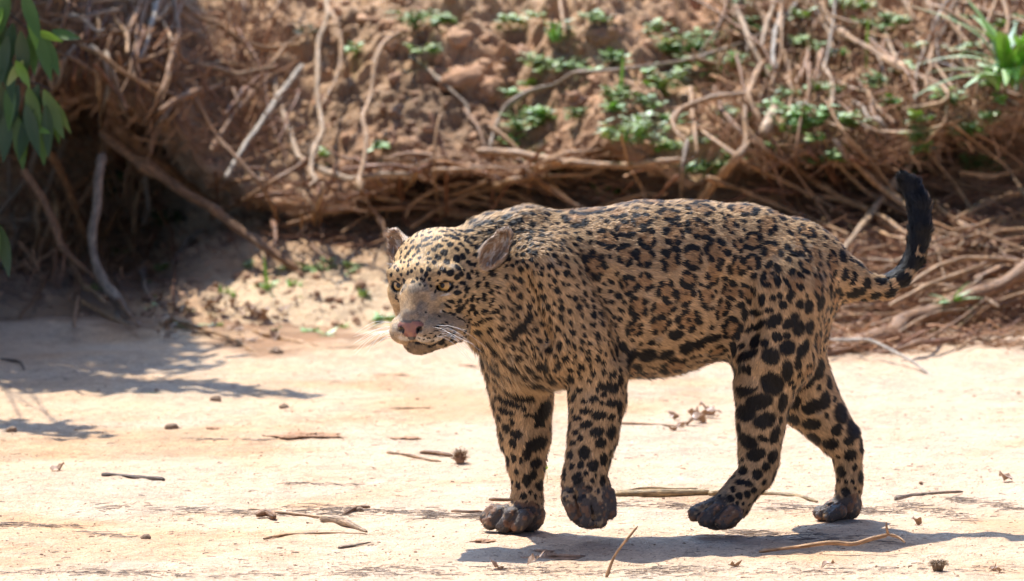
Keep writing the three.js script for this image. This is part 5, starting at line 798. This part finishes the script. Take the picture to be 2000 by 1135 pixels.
for (const [x, y, s, mat, k, label] of [
  [800, 48, 42, 'weedBlue', 0, 'leafy weed at the top of the bare slope beside the large clod'], [862, 42, 34, 'weed', 0, 'leafy weed just above the large smooth clod'], [828, 98, 30, 'weed', 0, 'small weed hanging over the head of the grey stick'], [1088, 78, 26, 'leafBright', 2, 'bright grass tuft below the short straight root'],
  [1028, 235, 40, 'weedBlue', 0, 'glossy weed patch in the middle of the bare slope'], [1240, 275, 74, 'weed', 0, 'large bushy weed above the dark gap over the back'], [1338, 98, 58, 'weedBlue', 0, 'shiny leafed weed under the thin grey twig'], [1300, 165, 44, 'weed', 0, 'weed spreading below the thin grey twig'], [1150, 35, 24, 'weedBlue', 0, 'small weed near the top of the dark reddish clod'], [1205, 190, 30, 'weed', 0, 'weed under the single bright blade'],
  [1575, 240, 54, 'leafBright', 0, 'bright weed in the middle of the root tangle'], [1672, 240, 44, 'weed', 0, 'weed behind the pale curved root'], [1705, 165, 36, 'weedBlue', 0, 'dim weed under the sweeping hooked root'], [1885, 260, 44, 'weed', 0, 'weed under the root bowed at both ends'], [1915, 330, 50, 'weedBlue', 0, 'weed cluster below the grassy plant'], [1790, 270, 34, 'weedBlue', 0, 'little weed by the thin curling root'],
  [1100, 345, 34, 'weedBlue', 0, 'weed below the thick level root'], [1190, 380, 36, 'weed', 0, 'weed in the dark gap above the shoulders'], [1385, 330, 36, 'weed', 0, 'weed behind the upright grey root'], [1460, 60, 30, 'weed', 0, 'weed by the pale bowed root'], [1560, 30, 26, 'weed', 0, 'weed at the top of the tangle'], [1110, 130, 36, 'weedBlue', 0, 'low weed on the clods under the bright tuft'], [1060, 130, 26, 'weed', 0, 'small low weed beside the clods'], [1400, 150, 36, 'weed', 0, 'weed beside the elbow-bent root'], [1440, 115, 26, 'leafBright', 0, 'fresh weed on the thin grey twig'],
  [690, 95, 16, 'leafBright', 0, 'tiny bright weed beside the looping root'], [740, 285, 20, 'leafBright', 0, 'little bright weed on the ledge beside the free hanging root'], [240, 345, 40, 'leafDark', 0, 'dark weed under the tree by the grey branch'], [330, 430, 34, 'leafDark', 0, 'dim weed in the hollow under the slanting branch'], [215, 375, 30, 'leafDark', 0, 'dim weed behind the S-curved root'], [640, 300, 20, 'weed', 0, 'weed on the lip of the ledge'], [880, 40, 20, 'weed', 0, 'tiny weed at the top beside the leafy weed'], [990, 40, 22, 'weed', 0, 'small weed high on the bare slope'], [600, 60, 24, 'leafDark', 0, 'dim weed under the top of the hanging roots'], [1880, 100, 36, 'weed', 0, 'weed beneath the grassy plant'],
  [440, 572, 16, 'weed', 2, 'grass tuft on the ramp below the grey branch'], [575, 560, 18, 'leafBright', 2, 'bright grass tuft on the open ramp'], [515, 566, 18, 'weed', 2, 'tuft at the foot of the tall blade on the ramp'], [455, 580, 14, 'leafBright', 2, 'fresh little tuft between ramp tufts'], [690, 520, 14, 'weed', 0, 'weed seedling at the end of the long branch'], [370, 610, 14, 'leafBright', 2, 'tuft at the ramp foot by the horn-like root'], [600, 520, 14, 'weedBlue', 0, 'pale seedling on the ramp beside the branch tip'], [705, 575, 14, 'weed', 2, 'tuft on the ramp before the far ear'], [320, 525, 14, 'weed', 0, 'seedling below the broken grey stick'], [245, 495, 16, 'weed', 0, 'seedling in dappled light by the S-curved root'], [185, 570, 18, 'weed', 2, 'tuft beside the foot of the S-curved root'], [670, 640, 14, 'leafBright', 2, 'tuft at the sand edge below the ramp'], [640, 655, 12, 'weed', 0, 'seedling at the sand edge'], [770, 640, 12, 'leafBright', 2, 'tuft behind the whiskers'],
]) weed(x, y, s, label, 'weeds on the bank', mat, k);
for (let i = 0; i < 92; i++) weed(rr(990, 1990), rr(5, 345), rr(12, 30), 'small green weed among the clods and roots of the green slope', 'small weeds on the green slope', ['weed', 'weedBlue', 'leafBright', 'weed'][i % 4], 0);
for (let i = 0; i < 26; i++) weed(rr(270, 760), rr(510, 650), rr(6, 11), 'tiny green seedling on the weedy ramp', 'tiny seedlings on the ramp', ['weed', 'leafBright', 'weedBlue'][i % 3], i % 2 ? 2 : 0);
// single tall blades
for (const [x, y, h, label] of [[522, 570, 72, 'single tall bright blade standing on the ramp'], [1212, 175, 66, 'single bright blade standing on the bare slope'], [1692, 135, 105, 'long bright blade standing among the sweeping roots']]) {
  const p = onBank(x, y, 0.03), m = pxAt(p), g = leafGeo(h * m, 0.006, 0.3, 0.1, 8, 0.6), t = top('tall_grass', g, M.leafBright, label, 'blade', 'single tall blades'); t.position.copy(p); t.rotation.y = rr(-0.5, 0.5); t.rotation.z = rr(-0.08, 0.08);
}
// grassy plant with long arching leaves, top of the slope
{
  const p = onBank(1968, 180, 0.24), m = pxAt(p), o = groupAt('grassy_plant', p, 'bright green plant with long arching strap leaves high on the slope', 'plant');
  for (let i = 0; i < 46; i++) { const g = leafGeo(rr(80, 165) * m, rr(8, 13) * m, 0.25, rr(0.4, 1.1), 9, 0.7), l = part('leaf', g, i % 5 === 0 ? M.weedBlue : M.leafBright, o); l.rotation.order = 'YXZ'; l.rotation.y = rnd() * 6.28; l.rotation.x = rr(0.1, 0.95); l.position.set(rr(-0.04, 0.05), rr(0, 0.09), rr(-0.03, 0.03)); }
}
{ const p = onBank(1858, 590, 0.28), m = pxAt(p), o = groupAt('sprouting_plant', p, 'bright broad-leafed sprout growing through the canes below the tail', 'plant'); for (const [yaw, tilt, L] of [[1.5, 1.1, 62], [-1.3, 0.9, 50], [1.2, 0.4, 56], [-0.6, 1.2, 44], [2.2, 1.4, 40], [1.8, 0.75, 48]]) { const l = part('leaf', leafGeo(L * m, 9 * m, 0.2, 0.35, 7), M.leafBright, o); l.rotation.order = 'YXZ'; l.rotation.set(tilt, yaw, 0); } }
// ---------------------------------------------------------------- the tree whose crown shades the bank: trunk beyond the frame, one leafy branch hanging into view
{
  srand(31);
  const base = V(-2.75, 0.55, -5.6); base.y = bankHeight(base.x, base.z);
  const tree = groupAt('overhanging_tree', base, 'dark-leaved tree overhanging the bank with one leafy branch hanging low', 'tree');
  const rel = v => v.clone().sub(base), limbs = [], hub = V(-2.35, 2.5, -5.2);
  part('trunk', stem([V(0, -0.15, 0), V(0.1, 0.8, 0.1), rel(V(-2.5, 1.9, -5.35)), rel(hub)], 0.1, 0.06, { radial: 12, per: 0.06 }), M.dark, tree);
  // where the crown must stand: up-sun of every patch of leaf shadow
  const clumps = [], shade = (px, py, h, r, n, bank) => { const g = bank ? onBank(px, py, 0) : onSand(px, py); g.addScaledVector(LIGHT, -h / -LIGHT.y); for (let k = 0; k < 3; k++) if (bank || !k) clumps.push([g.clone().addScaledVector(LIGHT, -k * 0.55), r * (1 - 0.04 * k), Math.round(n * (bank ? k ? 0.6 : 0.8 : 0.62))]); };
  for (const [x, y, h, r, n] of [[20, 690, 1.9, 0.26, 520], [110, 700, 1.9, 0.26, 520], [200, 690, 2.0, 0.2, 300], [60, 760, 1.8, 0.2, 330], [150, 765, 1.8, 0.2, 330], [240, 775, 1.8, 0.17, 240], [330, 775, 1.9, 0.15, 150], [290, 735, 1.9, 0.14, 110], [410, 782, 1.9, 0.13, 95], [480, 785, 1.9, 0.1, 50], [560, 793, 1.9, 0.07, 24], [40, 850, 1.7, 0.13, 120], [110, 858, 1.7, 0.1, 60], [160, 866, 1.7, 0.07, 24]]) shade(x, y, h, r, n);
  for (const [x, y, h, r, n] of [[0, 620, 1.9, 0.3, 700], [90, 620, 1.9, 0.22, 420], [20, 500, 1.8, 0.32, 800], [120, 480, 1.8, 0.24, 500], [220, 400, 1.8, 0.22, 340], [20, 350, 1.7, 0.32, 700], [140, 330, 1.7, 0.3, 700], [260, 300, 1.7, 0.26, 500], [60, 200, 1.6, 0.3, 600], [190, 190, 1.6, 0.26, 480], [300, 180, 1.6, 0.2, 240], [340, 300, 1.7, 0.16, 150], [70, 60, 1.5, 0.28, 420], [240, 70, 1.5, 0.2, 200], [60, 560, 1.85, 0.32, 900], [90, 420, 1.8, 0.32, 900], [100, 130, 1.6, 0.3, 700], [200, 260, 1.7, 0.3, 700], [-120, 560, 1.9, 0.35, 900], [-120, 350, 1.8, 0.4, 800], [-120, 160, 1.7, 0.4, 800], [-140, 720, 1.9, 0.35, 700]]) shade(x, y, h, r, n, true);
  for (let i = 0; i < 90; i++) { const y = rr(1.35, 3.4); const x = rr(-4.4, -1.6); if (x + 0.31 * (y - 0.2) > -1.25) { i--; continue; } clumps.push([V(x, y, rr(-7.4, -4.45)), 0.42, 460]); }
  for (let i = 0; i < 60; i++) clumps.push([V(rr(-4.8, -2.5), rr(1.3, 3.8), rr(-4.5, -1.2)), 0.45, 420]);
  let total = 0; for (const c of clumps) total += c[2];
  const lg = leafGeo(0.1, 0.019, 0.2, 0.25, 5), crown = new THREE.InstancedMesh(lg, M.leafDark, total), mm = new THREE.Matrix4(); let k = 0;
  for (const [c, r, n] of clumps) {
    limbs.push(stem([rel(hub), rel(hub.clone().lerp(c, 0.5).add(V(rr(-0.1, 0.1), 0.12, rr(-0.1, 0.1)))), rel(c)], 0.04 * r, 0.003, { radial: 6, per: 0.06 }));
    for (let i = 0; i < n; i++) {
      const d = V(rr(-1, 1), rr(-1, 1), rr(-1, 1)); if (d.lengthSq() > 1) { i--; continue; }
      const p = rel(c).addScaledVector(d, r); p.y += rr(-0.05, 0.05); const s = rr(0.7, 1.2);
      mm.compose(p, Q.setFromEuler(E.set(rr(1.2, 2.8), rnd() * 6.28, rr(-0.5, 0.5), 'YXZ')), V(s, s, s)); crown.setMatrixAt(k++, mm);
    }
  }
  crown.name = 'crown'; crown.userData.kind = 'stuff'; setup(crown); tree.add(crown);
  part('limbs', mergeGeometries(limbs), M.dark, tree);
  // the low branch in view: big glossy leaves hang from it, each its own
  const tw = [[[-60, -40], [10, 20], [60, 60], [95, 70]], [[-60, 120], [0, 160], [60, 160], [100, 175]]], Z0 = -3.3;
  for (const t of tw) { const pts = t.map(([x, y]) => rel(atZ(x, y, Z0))); part('twig', stem([rel(hub), pts[0].clone().add(V(-0.2, 0.4, -0.5)), ...pts], 0.012, 0.003, { radial: 6, per: 0.04 }), M.dark, tree); }
  const m = CAM.distanceTo(atZ(50, 100, Z0)) / FPX;
  const LG = [leafGeo(104 * m, 14.5 * m, 0.3, 0.18, 9), leafGeo(88 * m, 12.5 * m, 0.3, 0.25, 9), leafGeo(60 * m, 11 * m, 0.25, 0.3, 8)];
  for (const [x, y, ang, g, mat, dz] of [
    [15, -20, 190, 0, 'leafMid', 0.02], [45, -15, 165, 0, 'leafMid', 0.03], [60, 10, 170, 1, 'leafBright', 0.02], [5, 15, 200, 1, 'leafBright', 0.03], [25, 45, 185, 0, 'leafDark', 0], [8, 45, 190, 0, 'leafDark', -0.02], [58, 62, 168, 1, 'leafMid', -0.02], [72, 62, 172, 0, 'leafMid', 0.02], [68, 62, 95, 2, 'leafBright', 0.04], [30, 118, 150, 2, 'leafBright', 0.05], [45, 118, 215, 2, 'weedBlue', 0.04],
    [0, 160, 180, 0, 'leafDark', 0.01], [20, 155, 172, 0, 'leafMid', 0.02], [35, 165, 188, 0, 'leafDark', -0.03], [55, 170, 168, 0, 'leafMid', 0.03], [70, 170, 178, 1, 'leafDark', 0], [85, 175, 158, 0, 'leafMid', 0.02], [60, 215, 186, 0, 'leafDark', 0.02], [80, 220, 176, 0, 'leafMid', -0.02], [15, 215, 184, 0, 'leafDark', 0.03], [35, 230, 174, 0, 'leafMid', 0.02], [5, 225, 195, 0, 'leafDark', -0.02], [92, 185, 148, 1, 'weedBlue', 0.01], [45, 235, 120, 2, 'leafBright', 0.03], [75, 165, 200, 1, 'leafDark', 0.01], [95, 195, 165, 1, 'leafMid', -0.01], [-15, 60, 175, 0, 'leafMid', 0], [-15, 180, 175, 0, 'leafDark', 0], [25, 195, 182, 0, 'leafDark', -0.04], [50, 205, 170, 0, 'leafDark', 0.04], [70, 200, 190, 0, 'leafDark', -0.04], [90, 205, 172, 0, 'leafDark', 0.03], [40, 60, 176, 0, 'leafDark', 0.03], [15, 70, 188, 0, 'leafDark', 0.04], [85, 70, 164, 1, 'leafMid', 0], [100, 60, 110, 2, 'leafMid', 0.02], [10, 100, 178, 0, 'leafDark', 0.02], [0, 440, 170, 0, 'leafDark', 0], [-12, 430, 185, 0, 'leafMid', 0.01],
  ]) { const l = part('leaf', LG[g], M[mat], tree); l.position.copy(rel(atZ(x, y, Z0 + dz))); l.rotation.order = 'ZYX'; l.rotation.set(rr(-0.25, 0.15), rr(-0.7, 0.7), -(ang) * Math.PI / 180 + Math.PI * 2); }
}
function bankHeight(x, z) { caster.set(V(x, 9, z), V(0, -1, 0)); const h = caster.intersectObject(bankCast, false)[0]; return h ? h.point.y : 0; }
// ---------------------------------------------------------------- sticks, dry leaves and fine litter on the sand
srand(606);
function sandStick(name, mat, r, label, group, list, o = {}) {
  const pts = list.map(([x, y, up]) => { const p = onSand(x, y); p.y += (up ?? 0.6) * r * KP; return p; }), base = pts[0].clone(), parts = [];
  const g = stem(pts, r * KP, r * (o.taper ?? 0.7) * KP, { wander: (o.wander ?? 0.5) * r * KP, seedN: ++rootN * 1.3, knots: o.knots ?? 0.3, radial: r > 4 ? 9 : 6, per: 0.012, rough: o.rough ?? 0.18, flat: o.flat ?? 1 });
  const t = top(name, based(g, base), M[mat], label, o.cat ?? 'stick', group); t.position.copy(base); return t;
}
const LY = 'sticks lying on the sand';
sandStick('dark_stick', 'dark', 5.5, 'dark broken stick lying alone on the open sand', LY, [[198, 930], [258, 935], [320, 940]], { taper: 0.9, wander: 0.12, knots: 0.5 });
sandStick('pale_stick', 'pale', 10, 'thick pale peeled stick lying before the line of fine twigs', LY, [[628, 1019], [655, 1024, 0.7], [690, 1033, 0.5], [716, 1041, 0.3]], { taper: 0.35 });
sandStick('long_stalk', 'tan', 3.2, 'long thin straight stalk leading to the thick pale stick', LY, [[490, 996], [545, 1004], [600, 1009], [655, 1016]]);
sandStick('bark_piece', 'brown', 8, 'curled piece of dark bark beside the long thin stalk', LY, [[500, 1013], [520, 1011, 1], [538, 1017]], { cat: 'bark' });
sandStick('short_stick', 'brown', 4, 'short stick with a raised end in the line of twigs', LY, [[668, 1006], [695, 998, 1.5], [722, 994, 0.5]]);
sandStick('cane_stalk', 'straw', 9, 'split yellow cane lying behind the raised paw', 'canes lying on the sand', [[1196, 972], [1290, 970], [1385, 966]], { cat: 'cane', taper: 0.9, wander: 0.1, rough: 0.07, knots: 0.12 });
sandStick('cane_stalk', 'straw', 7, 'tapering yellow cane leading to the trailing hind paw', 'canes lying on the sand', [[1384, 968], [1480, 967], [1560, 973], [1597, 983]], { cat: 'cane', taper: 0.4, wander: 0.1, rough: 0.07, knots: 0.12 });
const fork = groupAt('forked_twig', onSand(1482, 1082), 'thin forked twig lying across the shadow of the belly', 'twig');
{ const b = fork.position, mk = l => l.map(([x, y, u]) => { const p = onSand(x, y + u * 838); p.y += u; return p.sub(b); }); part('shaft', stem(mk([[1482, 1078, 0.004], [1560, 1068, 0.016], [1620, 1061, 0.026], [1668, 1064, 0.024], [1705, 1053, 0.036], [1735, 1045, 0.044]]), 0.0048, 0.0042, { radial: 8, per: 0.01, wander: 0.001, rough: 0.2 }), M.tan, fork); part('fork', stem(mk([[1735, 1045, 0.044], [1732, 1034, 0.058], [1731, 1021, 0.073]]), 0.0036, 0.0022, { radial: 7, per: 0.008 }), M.tan, fork); part('fork', stem(mk([[1735, 1045, 0.044], [1752, 1049, 0.038], [1768, 1060, 0.026]]), 0.0036, 0.0024, { radial: 7, per: 0.008 }), M.tan, fork); }
sandStick('cane_stalk', 'straw', 5, 'split strip of yellow cane lying along the thicker one', 'canes lying on the sand', [[1215, 966], [1260, 962, 1.5], [1330, 962, 1.2], [1362, 958, 0.6]], { cat: 'cane', taper: 0.6, wander: 0.1, rough: 0.07, flat: 0.4 });
sandStick('curved_stick', 'grey', 4.5, 'smooth curved grey stick lying behind the trailing hind paw', LY, [[1748, 978, 0.4], [1775, 970, 0.8], [1820, 966, 0.8], [1880, 962, 0.6]]);
{ const a = onSand(1184, 1128), b = a.clone().add(V(0.02, 0.05, 0.0)), c = a.clone().add(V(0.07, 0.115, 0.0)), base = a.clone(); const t = top('upright_stalk', based(stem([a, b, c], 0.0042, 0.0024, { radial: 8, per: 0.008, rough: 0.2 }), base), M.tan, 'thin dry stalk sticking up out of the sand before the raised paw', 'stalk'); t.position.copy(base); }
sandStick('root_stub', 'brown', 4, 'short brown stick lying behind the planted paw', LY, [[955, 978], [985, 979], [1003, 979]]);
sandStick('root_stub', 'brown', 4, 'thin stick ending at the toes of the planted paw', LY, [[880, 1000], [915, 1002], [942, 1002]]);
sandStick('thin_twig', 'tan', 3, 'thin twig lying on bright sand under the belly', LY, [[1228, 798], [1260, 788], [1305, 784]]);
sandStick('thin_twig', 'tan', 3.2, 'twig lying straight on the sand below the chin', LY, [[724, 733], [765, 735], [830, 740]]);
sandStick('thin_twig', 'tan', 2.8, 'twig on the sand between the chin and the tuft of dry roots', LY, [[745, 801], [790, 799], [840, 798]]);
sandStick('thin_twig', 'dark', 4, 'crooked dark twig lying in the leafy shadow', LY, [[0, 704], [30, 708], [44, 716], [48, 724]]);
sandStick('thin_twig', 'tan', 4, 'pale split twig leading to the tuft of dry roots', LY, [[755, 885], [790, 890], [830, 898], [862, 902]]);
sandStick('thin_twig', 'brown', 5, 'knotted brown stalk of the tuft of dry roots', LY, [[820, 886], [850, 889, 1], [885, 893]]);
sandStick('thin_twig', 'tan', 2.5, 'thin bowed twig before the thick pale stick', LY, [[515, 1054], [560, 1046], [640, 1043], [715, 1044]]);
sandStick('thin_twig', 'grey', 3, 'grey twig lying out on the sand past the bowed one', LY, [[660, 1072], [690, 1068], [725, 1062]]);
sandStick('thin_twig', 'tan', 3, 'twig lying behind the leaf heap under the belly', LY, [[1205, 828], [1270, 830], [1335, 834]]);
{ // tuft of dry rootlets
  const p = onSand(898, 905), o = groupAt('root_tuft', p, 'round bristly tuft of dry rootlets on the sand ahead of the planted leg', 'tuft'), L = [];
  for (let i = 0; i < 240; i++) { const a = rnd() * 6.28, e = rr(-0.1, 1.35), r = rr(0.6, 1.1) * 23 * KP, c = V(0, 10 * KP, 0), d = V(Math.cos(a) * Math.cos(e), Math.sin(e), Math.sin(a) * Math.cos(e)), q = c.clone().addScaledVector(d, r * 0.6).add(V(rr(-1, 1), rr(-1, 1), rr(-1, 1)).multiplyScalar(0.004)); L.push(stem([c.clone().addScaledVector(d, r * 0.1), q, c.clone().addScaledVector(d, r).add(V(rr(-1, 1), rr(-1, 1), rr(-1, 1)).multiplyScalar(0.005))], 0.0007, 0.0004, { radial: 3, per: 0.008, rough: 0 })); }
  part('rootlets', mergeGeometries(L), M.brown, o).userData.kind = 'stuff'; part('core', lumpGeo(11 * KP, 1, 0.9, 1, 4), clodM[0], o).position.y = 9 * KP;
}
{ const p = onSand(1832, 1115), o = groupAt('grass_clump', p, 'small round clump of dry grey grass at the near edge of the sand', 'clump'), L = []; for (let i = 0; i < 260; i++) { const a = rnd() * 6.28, r = rr(0.3, 1) * 22 * KP, q = V(Math.cos(a) * r, rr(0.4, 1) * 20 * KP, Math.sin(a) * r); L.push(stem([V(q.x * 0.4, 0, q.z * 0.4), q.clone().multiplyScalar(0.7).add(V(0, 0.008, 0)), q], 0.0008, 0.0004, { radial: 3, per: 0.01, rough: 0 })); } part('blades', mergeGeometries(L), M.pale, o).userData.kind = 'stuff'; }
// curled dry leaves
function dryLeaf(px, py, size, label, group, mat = 'dryLeaf') {
  const p = py < 690 ? onBank(px, py, 0.01) : onSand(px, py), m = pxAt(p), L = size * m, g = leafGeo(L, L * rr(0.2, 0.34), rr(0.4, 0.8), rr(0.1, 0.45), 7), pp = g.attributes.position;
  for (let i = 0; i < pp.count; i++) { pp.setZ(i, pp.getZ(i) + 0.25 * L * noise(pp.getX(i) / L * 5 + px, pp.getY(i) / L * 5, py)); } g.computeVertexNormals(); g.rotateX(-Math.PI / 2 + rr(-0.15, 0.3)); g.rotateY(rnd() * 6.28); g.computeBoundingBox(); g.translate(0, -g.boundingBox.min.y, 0);
  const t = top('dry_leaf', g, M[mat], label, 'leaf', group); t.position.copy(p); return t;
}
for (const [x, y, s, label] of [[98, 920, 36, 'curled brown leaf lying alone on the sand past the dark stick'], [1975, 942, 40, 'curled orange leaf on the sand behind the tail side'], [1335, 832, 48, 'large curled dry leaf in front of the heap under the belly'], [1368, 815, 46, 'dry leaf on top of the heap under the belly'], [1305, 842, 40, 'flat dry leaf fallen off the heap under the belly'], [1395, 812, 40, 'small dry leaf at the side of the heap under the belly'], [1345, 815, 40, 'upturned dry leaf at the back of the heap under the belly'], [1320, 822, 36, 'narrow dry leaf low in the heap under the belly'], [1380, 826, 34, 'crumpled dry leaf low in the heap under the belly'], [1030, 1105, 40, 'grey curled leaf at the near edge of the sand'], [985, 1112, 32, 'grey leaf standing on edge beside the curled grey one'], [1425, 1108, 30, 'dark shrivelled leaf at the near edge of the sand'], [1605, 1110, 34, 'brown shrivelled leaf before the forked twig'], [1935, 1112, 28, 'reddish shrivelled leaf past the dry grass clump'], [1960, 1118, 34, 'second reddish shrivelled leaf past the dry grass clump'], [1800, 1025, 30, 'dark shrivelled leaf beyond the forked twig'], [545, 690, 24, 'dry leaf under the earth lump off the ramp']]) dryLeaf(x, y, s, label, 'dry leaves on the sand');
for (let i = 0; i < 60; i++) dryLeaf(rr(250, 560), rr(590, 668), rr(14, 34), 'small dry leaf in the litter at the foot of the ramp', 'dry leaves at the foot of the ramp');
for (let i = 0; i < 70; i++) dryLeaf(rr(1600, 2000), rr(560, 690), rr(14, 40), 'dry leaf in the debris heap behind the hind legs', 'dry leaves in the debris', rnd() < 0.4 ? 'straw' : 'dryLeaf');
{ const p = onSand(1068, 945), o = groupAt('seedling', p, 'tiny green seedling standing between the forelegs', 'seedling'); part('stalk', stem([V(0, 0, 0), V(0.001, 0.02, 0), V(-0.002, 0.034, 0)], 0.0008, 0.0006, { radial: 4, per: 0.01 }), M.leafBright, o); for (const y of [0.3, -2.2]) { const l = part('leaf', leafGeo(0.016, 0.005, 0.2, 0.2, 5), M.leafBright, o); l.position.set(-0.002, 0.034, 0); l.rotation.set(0.5, y, 0); } }
// fine litter: hair-thin twigs washed into lines, crumbs, pebbles
{
  const tw = stem([V(-0.5, 0, 0), V(-0.1, 0.02, 0.03), V(0.5, 0, 0)], 0.022, 0.014, { radial: 4, per: 0.2, rough: 0, twigEnd: false }); tw.scale(1, 1, 1);
  const list = [], put = (px, py, L, yaw) => { const p = onSand(px, py); list.push([p, L, yaw]); };
  const line = (x0, y0, x1, y1, sp, n, l0 = 8, l1 = 34) => { const cl = Array.from({ length: 5 }, () => [rnd(), rr(0.02, 0.12)]); for (let i = 0; i < n; i++) { const c = cl[i % 5], t = rnd() < 0.6 ? rnd() : clamp(c[0] + (rnd() + rnd() - 1) * c[1]), g = (rnd() + rnd() + rnd() - 1.5) / 1.5; put(mix(x0, x1, t) + rr(-10, 10), mix(y0, y1, t) + g * sp, rr(l0, l1) * (rnd() < 0.3 ? 2.1 : 1.2) * KP, rr(-0.9, 0.9) + (rnd() < 0.3 ? rr(-1.2, 1.2) : 0)); } };
  line(560, 994, 940, 1008, 15, 330, 5, 40); line(200, 990, 640, 1008, 14, 110, 5, 36); line(0, 1024, 160, 1030, 7, 70); line(150, 1038, 250, 1050, 5, 26); line(1200, 985, 1420, 992, 12, 150); line(1500, 990, 1760, 1002, 12, 220); line(1850, 975, 2000, 995, 10, 90); line(1420, 1040, 1760, 1062, 14, 170); line(1760, 985, 1900, 1015, 14, 90);
  line(400, 1120, 2000, 1113, 20, 520, 4, 24); line(0, 1118, 400, 1122, 8, 90); line(380, 858, 520, 860, 3, 40); line(560, 945, 700, 948, 5, 30);
  for (let i = 0; i < 1100; i++) put(rr(0, 2000), rr(710, 1130), rr(3, 20) * KP, rr(-1.5, 1.5));
  const im = new THREE.InstancedMesh(tw, new THREE.MeshStandardMaterial({ color: lin(1, 1, 1), roughness: 0.8 }), list.length), mm = new THREE.Matrix4(), c = new THREE.Color();
  list.forEach(([p, L, yaw], i) => { const th = rr(0.35, 1.15) * 0.04; mm.compose(p.setY(p.y + 0.0012), Q.setFromEuler(E.set(rr(-0.3, 0.3), yaw, rr(-0.06, 0.06), 'YXZ')), V(L, th * 1.0, th)); im.setMatrixAt(i, mm); const v = rr(0.5, 1.3); im.setColorAt(i, c.setRGB(0.24 * v, 0.175 * v, 0.125 * v)); });
  im.name = 'fine_twig_litter'; setup(im); tag(im, 'lines of hair-thin dry twigs washed up on the sand', 'litter', null, 'stuff'); scene.add(im);
  const cr = lumpGeo(1, 1, 0.7, 1, 3, 0.4, 1), n = 4200, im2 = new THREE.InstancedMesh(cr, new THREE.MeshStandardMaterial({ color: lin(1, 1, 1), roughness: 0.95 }), n);
  for (let i = 0; i < n; i++) { const y = 700 + 435 * Math.pow(rnd(), 0.8), p = onSand(rr(-20, 2020), y), s = (rnd() < 0.04 ? rr(2, 4.2) : rr(0.5, 1.8)) * KP; mm.compose(p, Q.setFromEuler(E.set(0, rnd() * 6.28, 0)), V(s * rr(0.8, 1.8), s, s)); im2.setMatrixAt(i, mm); const v = rr(0.5, 1.2); im2.setColorAt(i, c.setRGB(0.33 * v, 0.2 * v, 0.12 * v)); }
  im2.name = 'sand_crumbs'; setup(im2); tag(im2, 'scattered brown crumbs and grit on the pale sand', 'grit', null, 'stuff'); scene.add(im2);
  // crumbs of earth and rotted leaf bits over the bank
  const n3 = 19000, im3 = new THREE.InstancedMesh(cr, im2.material, n3); let k = 0;
  for (let i = 0; i < n3; i++) { const p = onBankFast(rr(-2.6, 2.6), rr(20, 215)), s = (rnd() < 0.14 ? rr(5, 14) : rr(1.2, 5)) * KP; mm.compose(p, Q.setFromEuler(E.set(rnd() * 6, rnd() * 6.28, 0)), V(s * rr(0.8, 1.6), s, s)); im3.setMatrixAt(k++, mm); const v = rr(0.55, 1.25); im3.setColorAt(i, c.setRGB(0.34 * v, 0.2 * v, 0.115 * v)); }
  im3.name = 'bank_crumbs'; setup(im3); tag(im3, 'loose crumbs of red earth strewn over the bank', 'crumbs', null, 'stuff'); scene.add(im3);
}
function onBankFast(x, row) { const [a, b, c] = bankPoint(x, row, true); return V(a, b, c); }
renderer.render(scene, camera);
